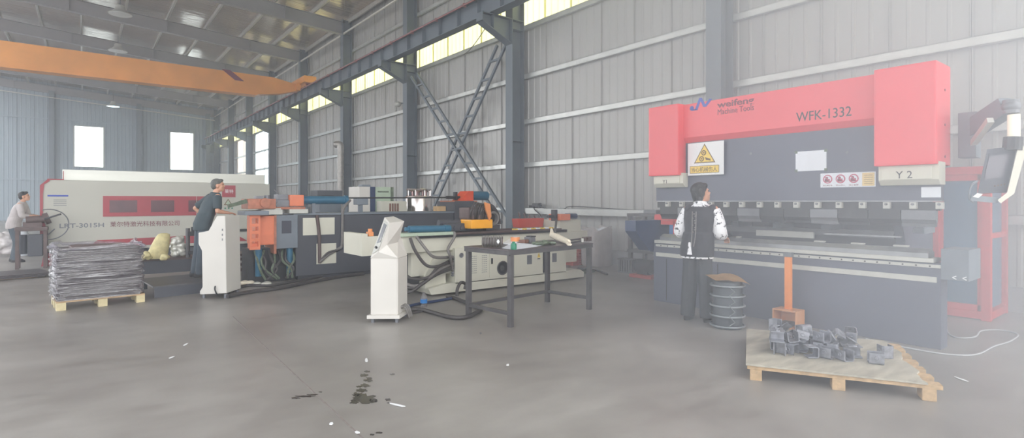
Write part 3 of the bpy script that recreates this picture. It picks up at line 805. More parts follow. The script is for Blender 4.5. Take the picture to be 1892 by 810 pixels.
# ------------------------------------------------------------------ red guard frames of the press
def cage(name, label, corner, ex, ey, w, d, hgt, panel, parent=None):
    o = V(corner); ex, ey = V(ex), V(ey)
    t = thing(name, label, 'guard', o + ex * w / 2 + ey * d / 2)
    P = lambda a, b, z: o + ex * a + ey * b + V((0, 0, z))
    for a, b in ((.03, .03), (w - .03, .03), (.03, d - .03), (w - .03, d - .03)):
        mb = MB(); mb.beam(P(a, b, 0), P(a, b, hgt), .085, .085, up=ey); mb.build('post', M['red_edge'], t)
    for nm, z in (('bottom_rail', .06), ('top_rail', hgt - .035)):
        mb = MB()
        for p, q in (((0, .03), (w, .03)), ((0, d - .03), (w, d - .03)), ((.03, .06), (.03, d - .06)), ((w - .03, .06), (w - .03, d - .06))):
            mb.beam(P(*p, z), P(*q, z), .09, .09, up=(0, 0, 1))
        mb.build(nm, M['red_edge'], t)
    mb = MB()
    mb.beam(P(.06, .03, hgt / 2), P(.06, .03, hgt / 2 + .01), .01, .01)
    mb = MB(); mb.prismv([P(.1, .035, .16), P(w - .1, .035, .16), P(w - .1, .035, hgt - .14), P(.1, .035, hgt - .14)], ey * .02)
    mb.prismv([P(w - .035, .08, .12), P(w - .035, d - .08, .12), P(w - .035, d - .08, hgt - .1), P(w - .035, .08, hgt - .1)], -ex * .02)
    mb.build('mesh_panel', panel, t)
    mb = MB()
    for a in (.075, w - .075): mb.beam(P(a, .02, .1), P(a, .02, hgt - .08), .07, .03, up=ey)
    for z in (.14, hgt - .12): mb.beam(P(.06, .02, z), P(w - .06, .02, z), .07, .03, up=ey)
    mb.build('door_frame', M['red_edge'], t)
    mb = MB(); mb.beam(P(w - .02, .03, hgt * .55), P(w - .02, d - .03, hgt * .55), .05, .06); mb.build('middle_rail', M['red_edge'], t)
    return t
p0 = G(1822, 590)
c0 = V((8.05, PX(1745, 400, 8.05).y + .35, 0)); exd = V((0, -1, 0))
pr_ = PX(1828, 500, 8.3)
cage('guard_cage', 'tall red framed guard cage with blue panels at the right end of the press brake', (8.3, pr_.y + .55, 0), (0, -1, 0), (1, 0, 0), .55, .85, 1.8, M['teal_panel'])
pl = PX(1211, 400, 7.6); pl2 = PX(1254, 400, 7.6)
cage('guard_cage', 'red framed guard with a blue panel seen past the left end of the press throat', (7.6, pl.y, 0), (0, -1, 0), (1, 0, 0), pl.y - pl2.y, .5, PX(1230, 398, 7.6).z, M['bright_blue'])

# ------------------------------------------------------------------ control pendant on its swivel arm
d0 = 4.9
ct = at(1840, 310, d0)
cp = thing('control_pendant', 'dark screen control pendant with cream side cheek hanging from an arm at the right edge', 'control pendant', (ct.x, ct.y, ct.z - .3))
A = lambda x, y, t=d0: at(x, y, t)
mb = MB()
mb.beam(V((6.82, 1.5, A(1762, 232, 5.1).z - .02)), A(1862, 196, 4.95), .12, .17, up=(0, 0, 1), bev=.01)
mb.box(6.72, 6.9, 1.42, 1.56, 1.82, 2.26, .01)
mb.build('swivel_arm', M['slate'], cp)
mb = MB(); mb.beam(V((6.82, 1.5, 1.9)), A(1830, 222, 4.97), .05, .05); mb.build('arm_brace', M['lt_grey'], cp)
mb = MB(); mb.sphere(A(1868, 197), (.07, .07, .065)); mb.cyl(A(1868, 185), A(1868, 210), .06, n=14); mb.build('arm_joint', M['mid_grey'], cp, True)
mb = MB(); mb.cyl(A(1873, 212), A(1873, 254), .045, n=16); mb.build('signal_tube', M['signal_lit'], cp, True)
mb = MB(); mb.cyl(A(1872, 254), A(1870, 278), .07, n=16); mb.build('tilt_bracket', M['black'], cp)
fw = ray(1840, 310); fwd = V((fw.x, fw.y, 0)).normalized()
mb = MB()
q = [A(1824, 276), A(1880, 270), A(1860, 356), A(1806, 358)]
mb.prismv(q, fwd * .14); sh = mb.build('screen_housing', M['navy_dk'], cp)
mb = MB(); q2 = [A(1828, 289, d0 - .004), A(1866, 285, d0 - .004), A(1855, 328, d0 - .004), A(1818, 332, d0 - .004)]; mb.prismv(q2, fwd * .006); mb.build('display', M['screen'], sh)
mb = MB()
for k in range(4): 
    c = A(1838 + k * 6, 344 - k, d0); mb.cyl(c - fwd * .01, c, .006, n=8)
mb.build('push_button', M['ink_brown'], sh)
mb = MB(); q = [A(1881, 272, d0 - .05), A(1893, 270, d0 - .05), A(1893, 290, d0 - .05), A(1874, 358, d0 - .05), A(1849, 376, d0 - .05), A(1843, 370, d0 - .05), A(1861, 356, d0 - .05)]
mb.prismv(q, fwd * .2); mb.build('side_cheek', M['cream'], cp)
mb = MB(); q = [A(1796, 360, d0 - .03), A(1845, 366, d0 - .03), A(1843, 376, d0 - .03), A(1793, 371, d0 - .03)]; mb.prismv(q, fwd * .16); mb.build('keyboard_shelf', M['slate'], cp)
mb = MB(); mb.prismv([A(1797, 364, d0 - .04), A(1806, 357, d0 - .04), A(1816, 359, d0 - .04), A(1808, 366, d0 - .04)], fwd * .01); mb.build('name_plate', M['white'], cp)
mb = MB(); mb.tube([A(1806, 335), A(1797, 340), A(1792, 352), A(1791, 366), A(1797, 374)], .008, 6); mb.build('cord', M['slate'], cp)

# ------------------------------------------------------------------ wire reel stool with cardboard
sp = V((5.64, 3.35, 0)); SH = .52
t = thing('reel_stool', 'dark drum stool ringed with wire hoops beside the woman', 'stool', sp)
mb = MB(); mb.lathe([(.155, 0), (.155, SH - .02), (.14, SH), (.01, SH)], sp, 24); mb.lathe([(.01, 0), (.155, 0)], sp, 24); mb.build('drum', M['reel_dk'], t, True)
hs = [.03, .14, .25, .36, .47]
for z in hs:
    mb = MB(); mb.torus(sp + V((0, 0, z)), .178, .011); mb.build('hoop', M['wire_gry'], t, True)
mb = MB(); pts = []
dc = V((-.83, -.56, 0)); rt_ = V((.56, -.83, 0)) * 1
for i, z in enumerate(hs):
    for s, dz in ((.25, .02), (.55, .06)): pts.append(sp + (dc * math.cos(s - .2) + rt_ * math.sin(s - .2)) * .19 + V((0, 0, z + dz if i < 4 else z)))
mb.tube(pts, .006, 6, smooth=False); mb.build('zigzag_wire', M['wire_gry'], t)
rt2 = V((.789, -.614, 0)); a2 = V((.614, .789, 0))
mb = MB(); rows = []
for i in range(9):
    u = -.19 + .38 * i / 8
    z = SH + .004 + .03 - .9 * max(0, u - .05) ** 2 * 2 - .4 * max(0, -u - .1) ** 2
    rows.append([sp + rt2 * u + a2 * v + V((0, 0, z + .025 * math.sin(v * 8) * (1 if i > 3 else .4))) for v in (-.17, -.08, 0, .08, .16)])
vg = [[mb.bm.verts.new(p) for p in r] for r in rows]
for i in range(8):
    for j2 in range(4): mb.bm.faces.new((vg[i][j2], vg[i + 1][j2], vg[i + 1][j2 + 1], vg[i][j2 + 1]))
bmesh.ops.solidify(mb.bm, geom=mb.bm.faces[:], thickness=.006)
o = mb.build('cardboard_sheet', M['cardboard'], smooth=True); tag(o, 'bent tan cardboard sheet used as a seat pad on the drum stool', 'cardboard')

# ------------------------------------------------------------------ foot switch with orange post
fY0, fY1 = PX(1427, 605, 6.08).y, PX(1471, 604, 6.08).y
fp = V((6.18, (fY0 + fY1) / 2, 0)); rtf, aft = V((0, -1, 0)), V((1, 0, 0))
t = thing('foot_switch', 'orange post rising from an open tan steel box in front of the press brake', 'foot switch', fp)
mb = MB(); W_, D_, H_ = (fY0 - fY1) / 2, .1, .2
mt = Matrix((rtf, aft, V((0, 0, 1)))).transposed().to_4x4(); mt.translation = fp
for q in ((-W_, W_, -D_, D_, H_ - .012, H_), (-W_, -W_ + .012, -D_, D_, 0, H_ - .012), (W_ - .012, W_, -D_, D_, 0, H_ - .012), (-W_ + .012, W_ - .012, D_ - .012, D_, 0, H_ - .012), (-W_ + .012, W_ - .012, -D_, D_, 0, .01)):
    mb.box(*q, 0, mt)
mb.build('hood', M['orange_box'], t)
mb = MB(); mb.box(-.07, .05, -.08, .06, .012, .06, .008, mt); mb.build('pedal', M['black'], t)
zt = PX(1456, 472, fp.x).z
mb = MB(); mb.box(-.035, .035, -.02, .02, H_, .78, .004, mt); mb.build('post', M['orange_post'], t)
mb = MB(); mb.box(-.045, .045, -.03, .03, .78, .83, .006, mt); mb.build('post_cap', M['mid_grey'], t)

# ------------------------------------------------------------------ pallet with plywood and bent brackets
pA = V((4.11, 2.25, 0)); e1 = V((.481, -.877, 0)).normalized(); e2 = V((.877, .481, 0)).normalized()
mP = Matrix((e1, e2, V((0, 0, 1)))).transposed().to_4x4(); mP.translation = pA
PLn, PD = 1.2, 1.24
t = thing('pallet', 'low timber pallet on the floor in front of the press brake', 'pallet', pA + e1 * .6 + e2 * .6)
for a in (0.0, PLn / 2 - .04, PLn - .09):
    for b in (.0, PD / 2 - .07, PD - .14):
        mb = MB(); mb.box(a, a + .085, b, b + .14, 0, .085, .005, mP); mb.build('block', M['wood_lt'], t)
for b in (0, .2, .4, .6, .8, 1.0, 1.13):
    mb = MB(); mb.box(-.02, PLn + .03, b, b + .1, .085, .115, .003, mP); mb.build('deck_board', M['wood_lt'], t)
mb = MB(); n = 16
top = [(-.03, -.015), (PLn - .06, -.015)]
top += [(PLn - .05 - .03 * random.random() - .02 * math.sin(i), -.015 + (PD * i / n)) for i in range(1, n)]
top += [(PLn - .08, PD + .01), (-.03, PD + .03)]
mb.prismv([mP @ V((a, b, .116)) for a, b in top], (0, 0, .014)); o = mb.build('plywood_sheet', M['wood']); tag(o, 'worn grey-brown plywood sheet lying on the low pallet under the bent brackets', 'plywood')

def bracket_mesh():
    mb = MB(); w, l, h, k = .045, .05, .085, .006
    prof = [(-w, h), (-w, .012), (-w + .012, 0), (w - .012, 0), (w, .012), (w, h), (w - k, h), (w - k, .014), (w - .014, k), (-w + .014, k), (-w + k, .014), (-w + k, h)]
    mb.prism(prof, 'y', -l, l, .0015)
    for sx in (-1, 1):
        mb.torus((sx * (w + .0005), 0, h * .58), .014, .004, 'x', 14, 6)
        mb.cyl((sx * (w + .001), 0, h * .58), (sx * (w - k - .001), 0, h * .58), .012, n=12)
    return mb
br = bracket_mesh().build('bent_bracket', M['bracket'])
blabel = 'dark bent steel U bracket in the heap on the plywood topped pallet'
tag(br, blabel, 'bracket', 'bent steel brackets on the pallet')
HEAP = [(-0.092,0.004,0.183,1.8,1.48,-1.2),(0.174,0.021,0.179,-0.13,-1.51,0.35),(-0.072,-0.22,0.182,1.57,-0.0,1.83),(0.233,-0.226,0.197,1.57,-0.97,-0.99),(-0.023,0.048,0.181,-2.35,-1.57,-0.25),(-0.071,0.095,0.182,1.57,-0.0,-2.63),(-0.194,-0.158,0.181,-2.36,1.57,0.0),(0.101,0.32,0.132,-0.0,-0.0,2.2),(-0.008,-0.07,0.182,-1.57,-0.0,-0.9),(0.191,0.169,0.182,-1.57,-0.0,-2.63),(0.109,0.112,0.132,0.0,0.0,-2.92),(-0.239,0.184,0.181,0.53,-1.57,1.15),(0.275,0.016,0.132,-0.0,0.0,0.51),(-0.297,0.085,0.182,1.57,0.0,-1.21),(-0.031,0.029,0.274,-0.31,-2.44,0.7),(0.354,-0.165,0.217,-0.0,3.14,-0.28),(-0.167,0.233,0.26,0.32,-1.23,1.77),(0.074,-0.227,0.132,-0.0,-0.0,1.61),(-0.048,-0.146,0.182,1.57,0.0,-2.54),(-0.322,0.099,0.284,1.24,1.57,-1.4),(-0.142,-0.21,0.132,-0.0,0.0,-3.13),(-0.235,0.032,0.217,-3.14,-0.0,-0.06),(0.007,0.226,0.182,1.51,1.46,0.45),(0.114,0.089,0.311,3.13,0.15,1.21),(0.092,-0.133,0.245,1.38,-0.66,-1.22),(0.177,-0.033,0.181,1.35,1.53,-0.02),(-0.06,-0.141,0.235,-0.0,0.0,2.89),(0.099,0.372,0.27,-1.57,-0.0,3.1),(0.148,-0.142,0.273,0.43,-2.26,1.64),(-0.199,0.037,0.224,0.0,-0.15,-0.79),(-0.044,0.256,0.132,0.0,0.0,2.08),(0.089,-0.32,0.181,0.6,1.57,-1.96),(-0.106,-0.33,0.132,-0.0,-0.0,2.69),(0.122,0.258,0.204,-0.71,0.61,-2.05),(-0.315,0.105,0.274,-0.38,1.45,0.12),(0.307,-0.268,0.259,1.57,0.45,-2.64)]
hc_ = G(1492, 646, .131)
spots = [(V((hc_.x + q[0], hc_.y + q[1], q[2])), Euler(q[3:])) for q in HEAP]
spots += [(G(1618, 672, .131) + V((0, 0, .001)), Euler((0, 0, .5))), (G(1642, 664, .131) + V((0, 0, .052)), Euler((PI / 2, 0, 2.4)))]
for i, (p, e_) in enumerate(spots):
    o = br if i == 0 else copy_tree(br)
    o.location = p; o.rotation_euler = e_
    if i == len(spots) - 2: o['label'] = 'dark bent steel bracket lying apart on the right of the heap, nearer the front edge'
    if i == len(spots) - 1: o['label'] = 'dark bent steel bracket lying farthest right on the plywood, behind another stray one'

# cables on the floor at the right
mb = MB(); mb.tube([G(x, y, .009) for x, y in ((1748, 606), (1756, 620), (1780, 625), (1803, 622), (1812, 612), (1840, 610), (1866, 613), (1881, 620), (1864, 632), (1835, 641), (1812, 653), (1786, 657), (1740, 654), (1690, 646), (1645, 637), (1600, 626))], .008, 6)
tag(mb.build('floor_cable', M['cable_white'], smooth=True), 'pale cable looping over the floor at the right foot of the press brake', 'cable')
# ------------------------------------------------------------------ welded steel work table
tA = V((3.74, 4.83, 0)); te1 = V((1.37, .16, 0)).normalized(); te2 = V((-te1.y, te1.x, 0))
mT = Matrix((te1, te2, V((0, 0, 1)))).transposed().to_4x4(); mT.translation = tA
TL, TD, TH_ = 1.42, .72, .86
t = thing('work_table', 'welded dark steel work table with tools on it, in front of the white tube bender', 'table', tA + te1 * TL / 2 + te2 * TD / 2)
mb = MB(); mb.box(-.06, TL + .06, -.02, TD + .02, TH_ - .012, TH_, .002, mT); mb.build('table_top', M['table_top'], t)
mb = MB()
for b in (0, TD): mb.box(-.05, TL + .05, b - .025, b + .025, TH_ - .062, TH_ - .012, .003, mT)
for a in (-.025, TL + .025): mb.box(a - .025, a + .025, 0.025, TD - .025, TH_ - .062, TH_ - .012, .003, mT)
mb.build('apron', M['table_steel'], t)
for a in (0, TL):
    for b in (0, TD):
        mb = MB(); mb.box(a - .027, a + .027, b - .027, b + .027, 0, TH_ - .062, .003, mT); mb.build('leg', M['table_steel'], t)
for q in ((-.02, .02, .027, TD - .027), (TL - .02, TL + .02, .027, TD - .027), (.027, TL - .027, TD - .02, TD + .02)):
    mb = MB(); mb.box(q[0], q[1], q[2], q[3], .13, .17, .003, mT); mb.build('stretcher', M['table_steel'], t)
def T(x, y, dz=0.): return G(x, y, TH_) + V((0, 0, dz))

# items on the table
c = (T(893, 458) + T(926, 458)) / 2 + V((0, 0, .006)); dv = (T(926, 459) - T(889, 459)).normalized()
mb = MB()
L_ = .12
mb.cyl(c + V((0, 0, .065)) - dv * L_, c + V((0, 0, .065)) + dv * L_, .048, n=18)
o = thing('wire_bundle', 'dark coiled wire bundle at the left end of the work table', 'wire bundle', c)
mb.build('core', M['dk_brown'], o, True)
mb = MB(); pts = []
for i in range(160):
    a = i * .52; f = i / 159
    x_ax = dv * (-L_ + 2 * L_ * f); n1 = V((-dv.y, dv.x, 0)); pts.append(c + V((0, 0, .068)) + x_ax + (n1 * math.cos(a) + V((0, 0, 1)) * math.sin(a)) * (.062 + .004 * math.sin(i * 3.1)))
mb.tube(pts, .006, 5, smooth=False); mb.build('wire', M['hose_gry'], o, True)
mb = MB(); n1 = V((-dv.y, dv.x, 0)); q = c + dv * .07 - n1 * .072 + V((0, 0, .07)); mb.prismv([q + dv * .018, q + V((0, 0, .03)), q - dv * .018, q - V((0, 0, .03))], n1 * .004); mb.build('tag', M['white'], o)
def sheet(px, dz, name, label, cat, material, th=.003, wav=.004):
    mb = MB(); ps = [T(x, y, dz) for x, y in px]; mb.prismv(ps, (0, 0, th)); return tag(mb.build(name, material), label, cat)
sheet([(927, 459), (950, 448), (962, 450), (1003, 454), (985, 457), (950, 462)], .001, 'paper_sheet', 'white paper sheets spread on the table behind the green bottle', 'paper', M['paper'])
sheet([(930, 452), (940, 445), (958, 447), (950, 455)], .006, 'paper_sheet', 'crumpled white paper beside the wire bundle on the table', 'paper', M['white'], .012)
bp = T(949, 461.5)
t = thing('green_bottle', 'small green bottle at the front edge of the work table', 'bottle', bp)
mb = MB(); mb.lathe([(.001, 0), (.032, 0), (.034, .01), (.034, .055), (.026, .07), (.001, .07)], bp); mb.build('body', M['green'], t, True)
mb = MB(); mb.lathe([(.001, .0695), (.016, .0695), (.016, .088), (.001, .09)], bp); mb.build('cap', M['green'], t, True)
bp = T(952, 448.5, .016)
t = thing('tape_roll', 'roll of orange tape lying behind the green bottle on the table', 'tape', bp)
mb = MB(); mb.lathe([(.032, 0), (.06, 0), (.06, .055), (.032, .055), (.032, 0)], bp, 28); mb.build('roll', M['tape'], t, True)
mb = MB(); mb.lathe([(.026, .001), (.0318, .001), (.0318, .056), (.026, .056), (.026, .001)], bp, 28); mb.build('core', M['paper'], t, True)
bp = T(968, 449)
mb = MB(); mb.cbox(bp + V((0, 0, .02)), (.1, .09, .04), .006, Euler((0, 0, .4))); tag(mb.build('small_box', M['brown']), 'small flat brown box beside the orange tape roll', 'box')
bp = T(979, 448)
t = thing('metal_tin', 'grey metal tin with a dark lid on the middle of the table', 'tin', bp)
mb = MB(); mb.cbox(bp + V((0, 0, .035)), (.11, .1, .07), .006, Euler((0, 0, .15))); mb.build('body', M['mid_grey'], t)
mb = MB(); mb.cbox(bp + V((.02, 0, .078)), (.09, .1, .014), .004, Euler((0, 0, .15))); mb.build('lid', M['black'], t)
random.seed(11)
bp = T(1008, 453)
mb = MB()
for i in range(26): 
    a = random.uniform(-.13, .13); b = random.uniform(-.09, .09); mb.sphere(bp + V((a, b, .02 + .03 * (1 - abs(a) / .13) * random.random())), (.03, .03, .02), 8, 6)
o = mb.build('parts_bag', M['olive'], remesh=.008, sm_iter=2); tag(o, 'grey green plastic bag of small parts on the table beside the white glove', 'bag')
wrinkle(M['olive'], 16, (1, 1, 1), .8)
# white glove / rag hung over
mb = MB()
g = [T(1020, 444, .075), T(1030, 447, .06), T(1040, 450, .048), T(1051, 453, .038)]
mb.tube(g, [.035, .045, .04, .03], 12)
mb.tube([T(1019, 444, .06), T(1019.5, 442, .1), T(1019, 441, .135)], [.035, .028, .018], 10)
for k, (dx, dy) in enumerate(((1056, 455.5), (1054, 456.8), (1050, 456.6))): mb.tube([T(1046, 453, .036), T((1046 + dx) / 2, (453 + dy) / 2, .03), T(dx, dy, .02)], [.022, .016, .011], 8)
o = mb.build('work_glove', M['cloth'], remesh=.008, sm_iter=5); tag(o, 'off-white cloth work glove slumped on the right half of the table', 'glove')
for (q, lb) in (([(1052, 446), (1078, 442.6)], 'thin dark steel bar lying along the back right of the table'), ([(1050, 451), (1080, 446)], 'short flat steel bar near the right end of the table')):
    mb = MB(); mb.beam(T(*q[0], .012), T(*q[1], .012), .03, .02); tag(mb.build('steel_bar', M['table_steel']), lb, 'bar')
bp = T(1084, 446); mb = MB(); mb.cbox(bp + V((.0, 0, .03)), (.13, .07, .06), .006, Euler((0, 0, .1))); mb.cbox(bp + V((.0, 0, .03)), (.06, .1, .03), .004, Euler((0, 0, .1)))
tag(mb.build('clamp_block', M['dk_brown']), 'dark steel clamp block overhanging the right end of the table', 'clamp')
bp = T(1076, 448); mb = MB(); mb.lathe([(.001, 0), (.018, 0), (.018, .05), (.001, .05)], bp, 14); tag(mb.build('small_can', M['lt_grey'], smooth=True), 'small pale can near the right end of the table', 'can')

# ------------------------------------------------------------------ white tube bender (along X, front at Y about 7)
wb = thing('tube_bender', 'cream white tube bending machine with a black top rail, behind the work table', 'tube bender', (5.6, 7.3, 0))
YF = 7.05
mb = MB(); mb.prism([(2.98, .66), (7.3, .66), (7.3, .86), (2.98, .86)], 'y', 7.12, 7.78, .006); mb.box(3.75, 7.1, 7.2, 7.7, .3, .66); mb.build('bed', M['cream'], wb)
mb = MB(); mb.box(3.6, 6.75, 7.08, 7.82, .86, .9, .004); mb.build('bed_top', M['black'], wb)
mb = MB(); mb.box(3.7, 6.6, 7.06, 7.1, .895, .925); mb.box(3.7, 6.6, 7.5, 7.56, .9, .93); mb.build('slide_rail', M['dk_brown'], wb)
mb = MB(); mb.prism([(4.0, .03), (7.14, .03), (7.14, .12), (7.04, .17), (4.25, .17), (3.95, .12)], 'y', YF - .0, 7.75, .004); mb.prism([(3.95, .12), (4.3, .12), (4.3, .5), (4.1, .55), (3.95, .3)], 'y', 7.15, 7.7); mb.build('plinth', M['cream'], wb)
cA = PX(839, 460, 1)  # unused helper
xl = PY(841, 500, YF).x; xr = PY(1046, 490, YF).x
mb = MB(); mb.box(xl, xr, YF, 7.7, .15, .69, .006); cab = mb.build('hydraulic_cabinet', M['cream'], wb)
fc = Face((0, YF, 0), (1, 0, 0), (0, 0, 1))
def fx(px): return PY(px, 490, YF).x
doors = [(864, 903), (904, 943), (950, 1002), (1008, 1041)]
for i, (a, b) in enumerate(doors):
    mb = MB(); fc.rect(mb, fx(a), fx(b), .2, .63, 0, .008); dr = mb.build('cabinet_door', M['cream'], cab)
    if i == 0:
        for cc in (.17, .66):
            mb = MB()
            for r_ in range(9):
                x = fx(a) + (fx(b) - fx(a)) * cc
                for q in range(3): fc.line(mb, x + q * .035, .29 + r_ * .032, x + q * .035 + .024, .297 + r_ * .032, .007, .009)
            mb.build('louvre', M['mid_grey'], dr)
    if i == 1:
        x, z = fx(928), .33
        mb = MB(); fc.disc(mb, x, z, .105, .008, .012, 28); fn = mb.build('fan_port', M['black'], dr)
        mb = MB(); fc.ring(mb, x, z, .105, .01, .012); fc.disc(mb, x - .02, z, .04, .012, .03, 20); mb.build('fan_hub', M['table_steel'], fn)
    if i in (1, 3):
        mb = MB(); x = fx(a) + .03; fc.rect(mb, x, x + .028, .41, .5, .008, .02); mb.build('door_handle', M['black'], dr)
    if i in (2, 3):
        mb = MB(); x = fx(978 if i == 2 else 1024); fc.rect(mb, x - .055, x + .045, .35, .5, .008, .014); mb.build('vent_grille', M['mid_grey'], dr)
    if i == 2:
        x = fx(995); mb = MB(); fc.poly(mb, [(x - .035, .45), (x + .035, .45), (x, .53)], .008, .011); s = mb.build('hazard_triangle', M['yellow'], dr)
        mb = MB(); fc.line(mb, x + .006, .51, x - .006, .487, .006, .0125); fc.line(mb, x - .006, .487, x + .006, .482, .006, .0125); fc.line(mb, x + .006, .482, x - .004, .458, .006, .0125)
        fc.rect(mb, x - .03, x + .03, .42, .435, .008, .01); mb.build('bolt_symbol', M['ink'], s)
mb = MB(); fc.rect(mb, fx(1003), fx(1007), .18, .66, 0, .004); mb.build('door_gap', M['black'], cab)
mb = MB(); x = fx(852); fc.ring(mb, x, .58, .03, .008, .01, 18); fc.disc(mb, x, .58, .026, 0, .008); mb.build('pressure_gauge', M['mid_grey'], cab)
mb = MB()
for k in range(9): mb.cyl((xl - .03, YF + .05 + .0 * k, .56 - k * .035), (xl, YF + .05, .56 - k * .035), .016, n=10)
mb.build('hose_fitting', M['mid_grey'], cab)
# left end of the bed
mb = MB(); mb.box(2.94, 3.02, 7.05, 7.7, .66, .96); mb.box(3.02, 3.75, 7.06, 7.12, .66, .92); mb.build('end_bracket', M['cream'], wb)
mb = MB(); mb.box(PY(752, 500, 7.3).x, 3.94, 7.3, 7.7, .1, .66, .02); mb.build('pump_recess', M['black'], wb)
mb = MB(); mb.box(3.06, 3.13, 7.1, 7.2, .92, .98, .01); mb.cyl((3.1, 7.15, .98), (3.1, 7.15, 1.02), .03, n=12); mb.build('limit_switch', M['tape'], wb)
mb = MB(); mb.box(3.5, 4.38, 7.0, 7.25, .9, .945, .006); mb.build('tray', M['pale_green'], wb)
mb = MB(); mb.cyl((3.66, 7.1, 1.0), (4.24, 7.1, .99), .05, n=18); mb.cyl((4.24, 7.1, .99), (4.34, 7.1, .985), .055, n=18); mb.cyl((3.6, 7.1, 1.0), (3.66, 7.1, 1.0), .03, n=12); mb.build('feed_cylinder', M['cyl_blue'], wb, True)
mb = MB(); mb.box(4.4, 5.2, 7.3, 7.6, .93, 1.05, .01)
for k in range(6): mb.cyl((4.45 + k * .12, 7.28, .98), (4.45 + k * .12, 7.32, .98), .04, n=12)
mb.cyl((4.35, 7.45, 1.06), (5.3, 7.45, 1.05), .05, n=14); mb.build('carriage', M['charcoal'], wb)
yh = [PY(868, 405, 7.15), PY(907, 420, 7.15)]
mb = MB(); mb.box(yh[0].x, yh[1].x, 7.1, 7.42, .97, 1.11, .015); mb.build('bending_head', M['yellow_or'], wb)
mb = MB(); mb.box(yh[0].x + .02, yh[1].x - .08, 7.2, 7.5, 1.11, 1.3, .03); mb.cyl((yh[0].x + .06, 7.15, 1.12), (yh[0].x + .06, 7.15, 1.3), .022, n=10); mb.cyl((yh[0].x + .18, 7.15, 1.12), (yh[0].x + .18, 7.15, 1.3), .022, n=10)
mb.build('valve_block', M['dk_brown'], wb)
random.seed(3)
for k in range(7):
    mb = MB(); x0 = yh[0].x + .04 + k * .04
    mb.tube([(x0, 7.18, 1.12), (x0 - .02 + random.uniform(-.03, .03), 7.12, 1.24), (x0 + .06, 7.16, 1.37 - .01 * k), (x0 + .2, 7.22, 1.33), (x0 + .34, 7.25, 1.2), (x0 + .42, 7.3, 1.03)], .017, 8)
    mb.build('hydraulic_hose', M['hose'], wb, True)
mb = MB(); q = [PY(896, 374, 7.08), PY(906, 377, 7.08), PY(908, 400, 7.08), PY(905, 408, 7.08), PY(898, 388, 7.08)]; mb.prismv(q, (0, .03, 0)); mb.build('leather_flap', M['tape'], wb)
mb = MB()
for k in range(4): mb.torus((5.22, 7.2 + k * .05, 1.12), .1, .022, 'y', 22, 8)
mb.build('hose_coil', M['hose_gry'], wb, True)
mb = MB(); mb.box(5.08, 5.36, 7.2, 7.5, .93, 1.02, .01); mb.build('coil_foot', M['table_steel'], wb)
# yellow-black hazard studs on the back edge
for k in range(11):
    x = PY(948 + k * 8.3, 418, 7.3).x; z = .93
    mb = MB(); mb.box(x - .025, x + .025, 7.2, 7.3, .9, .94, .004); mb.build('hazard_block', M['yellow'] if k % 2 == 0 else M['white'], wb)
mb = MB(); mb.box(6.63, 7.16, 7.15, 7.72, .86, 1.06, .01); mb.build('tail_box', M['cream'], wb)
mb = MB(); mb.box(6.6, 6.85, 7.1, 7.4, 1.06, 1.17, .01); mb.build('tail_valve', M['orange'], wb)
mb = MB(); mb.cyl((6.85, 7.22, 1.13), (7.1, 7.22, 1.125), .05, n=16); mb.build('tail_motor', M['dk_blue'], wb, True)
mb = MB(); mb.cyl((6.4, 7.2, 1.13), (6.6, 7.2, 1.13), .03, n=10); mb.box(6.52, 6.58, 7.15, 7.25, 1.05, 1.25); mb.build('tail_fitting', M['black'], wb)
mb = MB(); mb.tube([(6.55, 7.15, 1.08), (6.5, 7.1, 1.0), (6.42, 7.03, .9), (6.4, 7.0, .7), (6.42, 7.0, .62)], .02, 8); mb.build('hydraulic_hose', M['hose'], wb, True)
# hoses from left end to the cabinet
hz = [((3.72, 6.98, .9), (3.8, 6.9, .75), (3.95, 6.88, .6), (4.15, 6.95, .56)), ((3.62, 6.98, .88), (3.66, 6.9, .7), (3.8, 6.85, .5), (4.0, 6.85, .47), (4.18, 6.95, .53)),
      ((3.45, 6.95, .5), (3.55, 6.85, .34), (3.8, 6.8, .33), (4.0, 6.85, .46), (4.2, 6.97, .49)), ((3.4, 7.0, .42), (3.5, 6.85, .26), (3.7, 6.8, .24), (3.95, 6.82, .4), (4.2, 6.97, .45)),
      ((3.3, 6.9, .2), (3.5, 6.8, .15), (3.7, 6.78, .25), (3.95, 6.82, .36), (4.2, 6.97, .42)), ((3.35, 6.95, .3), (3.55, 6.82, .2), (3.8, 6.8, .3), (4.0, 6.85, .36), (4.2, 6.97, .39)),
      ((4.36, 7.0, .94), (4.34, 6.97, .86), (4.22, 6.95, .7), (4.24, 6.93, .6), (4.3, 6.95, .57))]
for i, h in enumerate(hz):
    q = list(h); q[-1] = (xl - .02, YF + .05, .56 - i * .035)
    mb = MB(); mb.tube(q, .022, 8); mb.build('hydraulic_hose', M['hose'] if i % 3 else M['hose_gry'], wb, True)
# floor hoses between console and bender
def floor_tube(px, r, name, label, cat, material, z=None):
    mb = MB(); mb.tube([G(x, y, r) for x, y in px], r, 8); return tag(mb.build(name, material, smooth=True), label, cat)
floor_tube([(748, 574), (775, 572), (800, 578), (830, 586), (858, 587), (880, 578), (888, 572), (870, 563), (842, 552), (826, 548)], .026, 'floor_hose', 'thick black hose looping on the floor from the front white console to the table leg', 'hose', M['hose'])
floor_tube([(750, 568), (768, 563), (785, 560), (810, 556), (838, 551)], .02, 'floor_hose', 'dark blue hose running along the floor from the front console to the bender', 'hose', M['dk_blue'])
floor_tube([(752, 580), (770, 577), (785, 573)], .016, 'floor_hose', 'short black hose coming out at the foot of the front console', 'hose', M['hose'])
mb = MB(); mb.tube([V((4.28, 6.8, .02)), V((4.3, 6.82, .12)), V((4.38, 6.85, .2)), V((4.46, 6.85, .17)), V((4.44, 6.84, .1))], .024, 8); tag(mb.build('hose_end', M['hose'], smooth=True), 'black hose end curling up by the corner of the bender cabinet', 'hose')
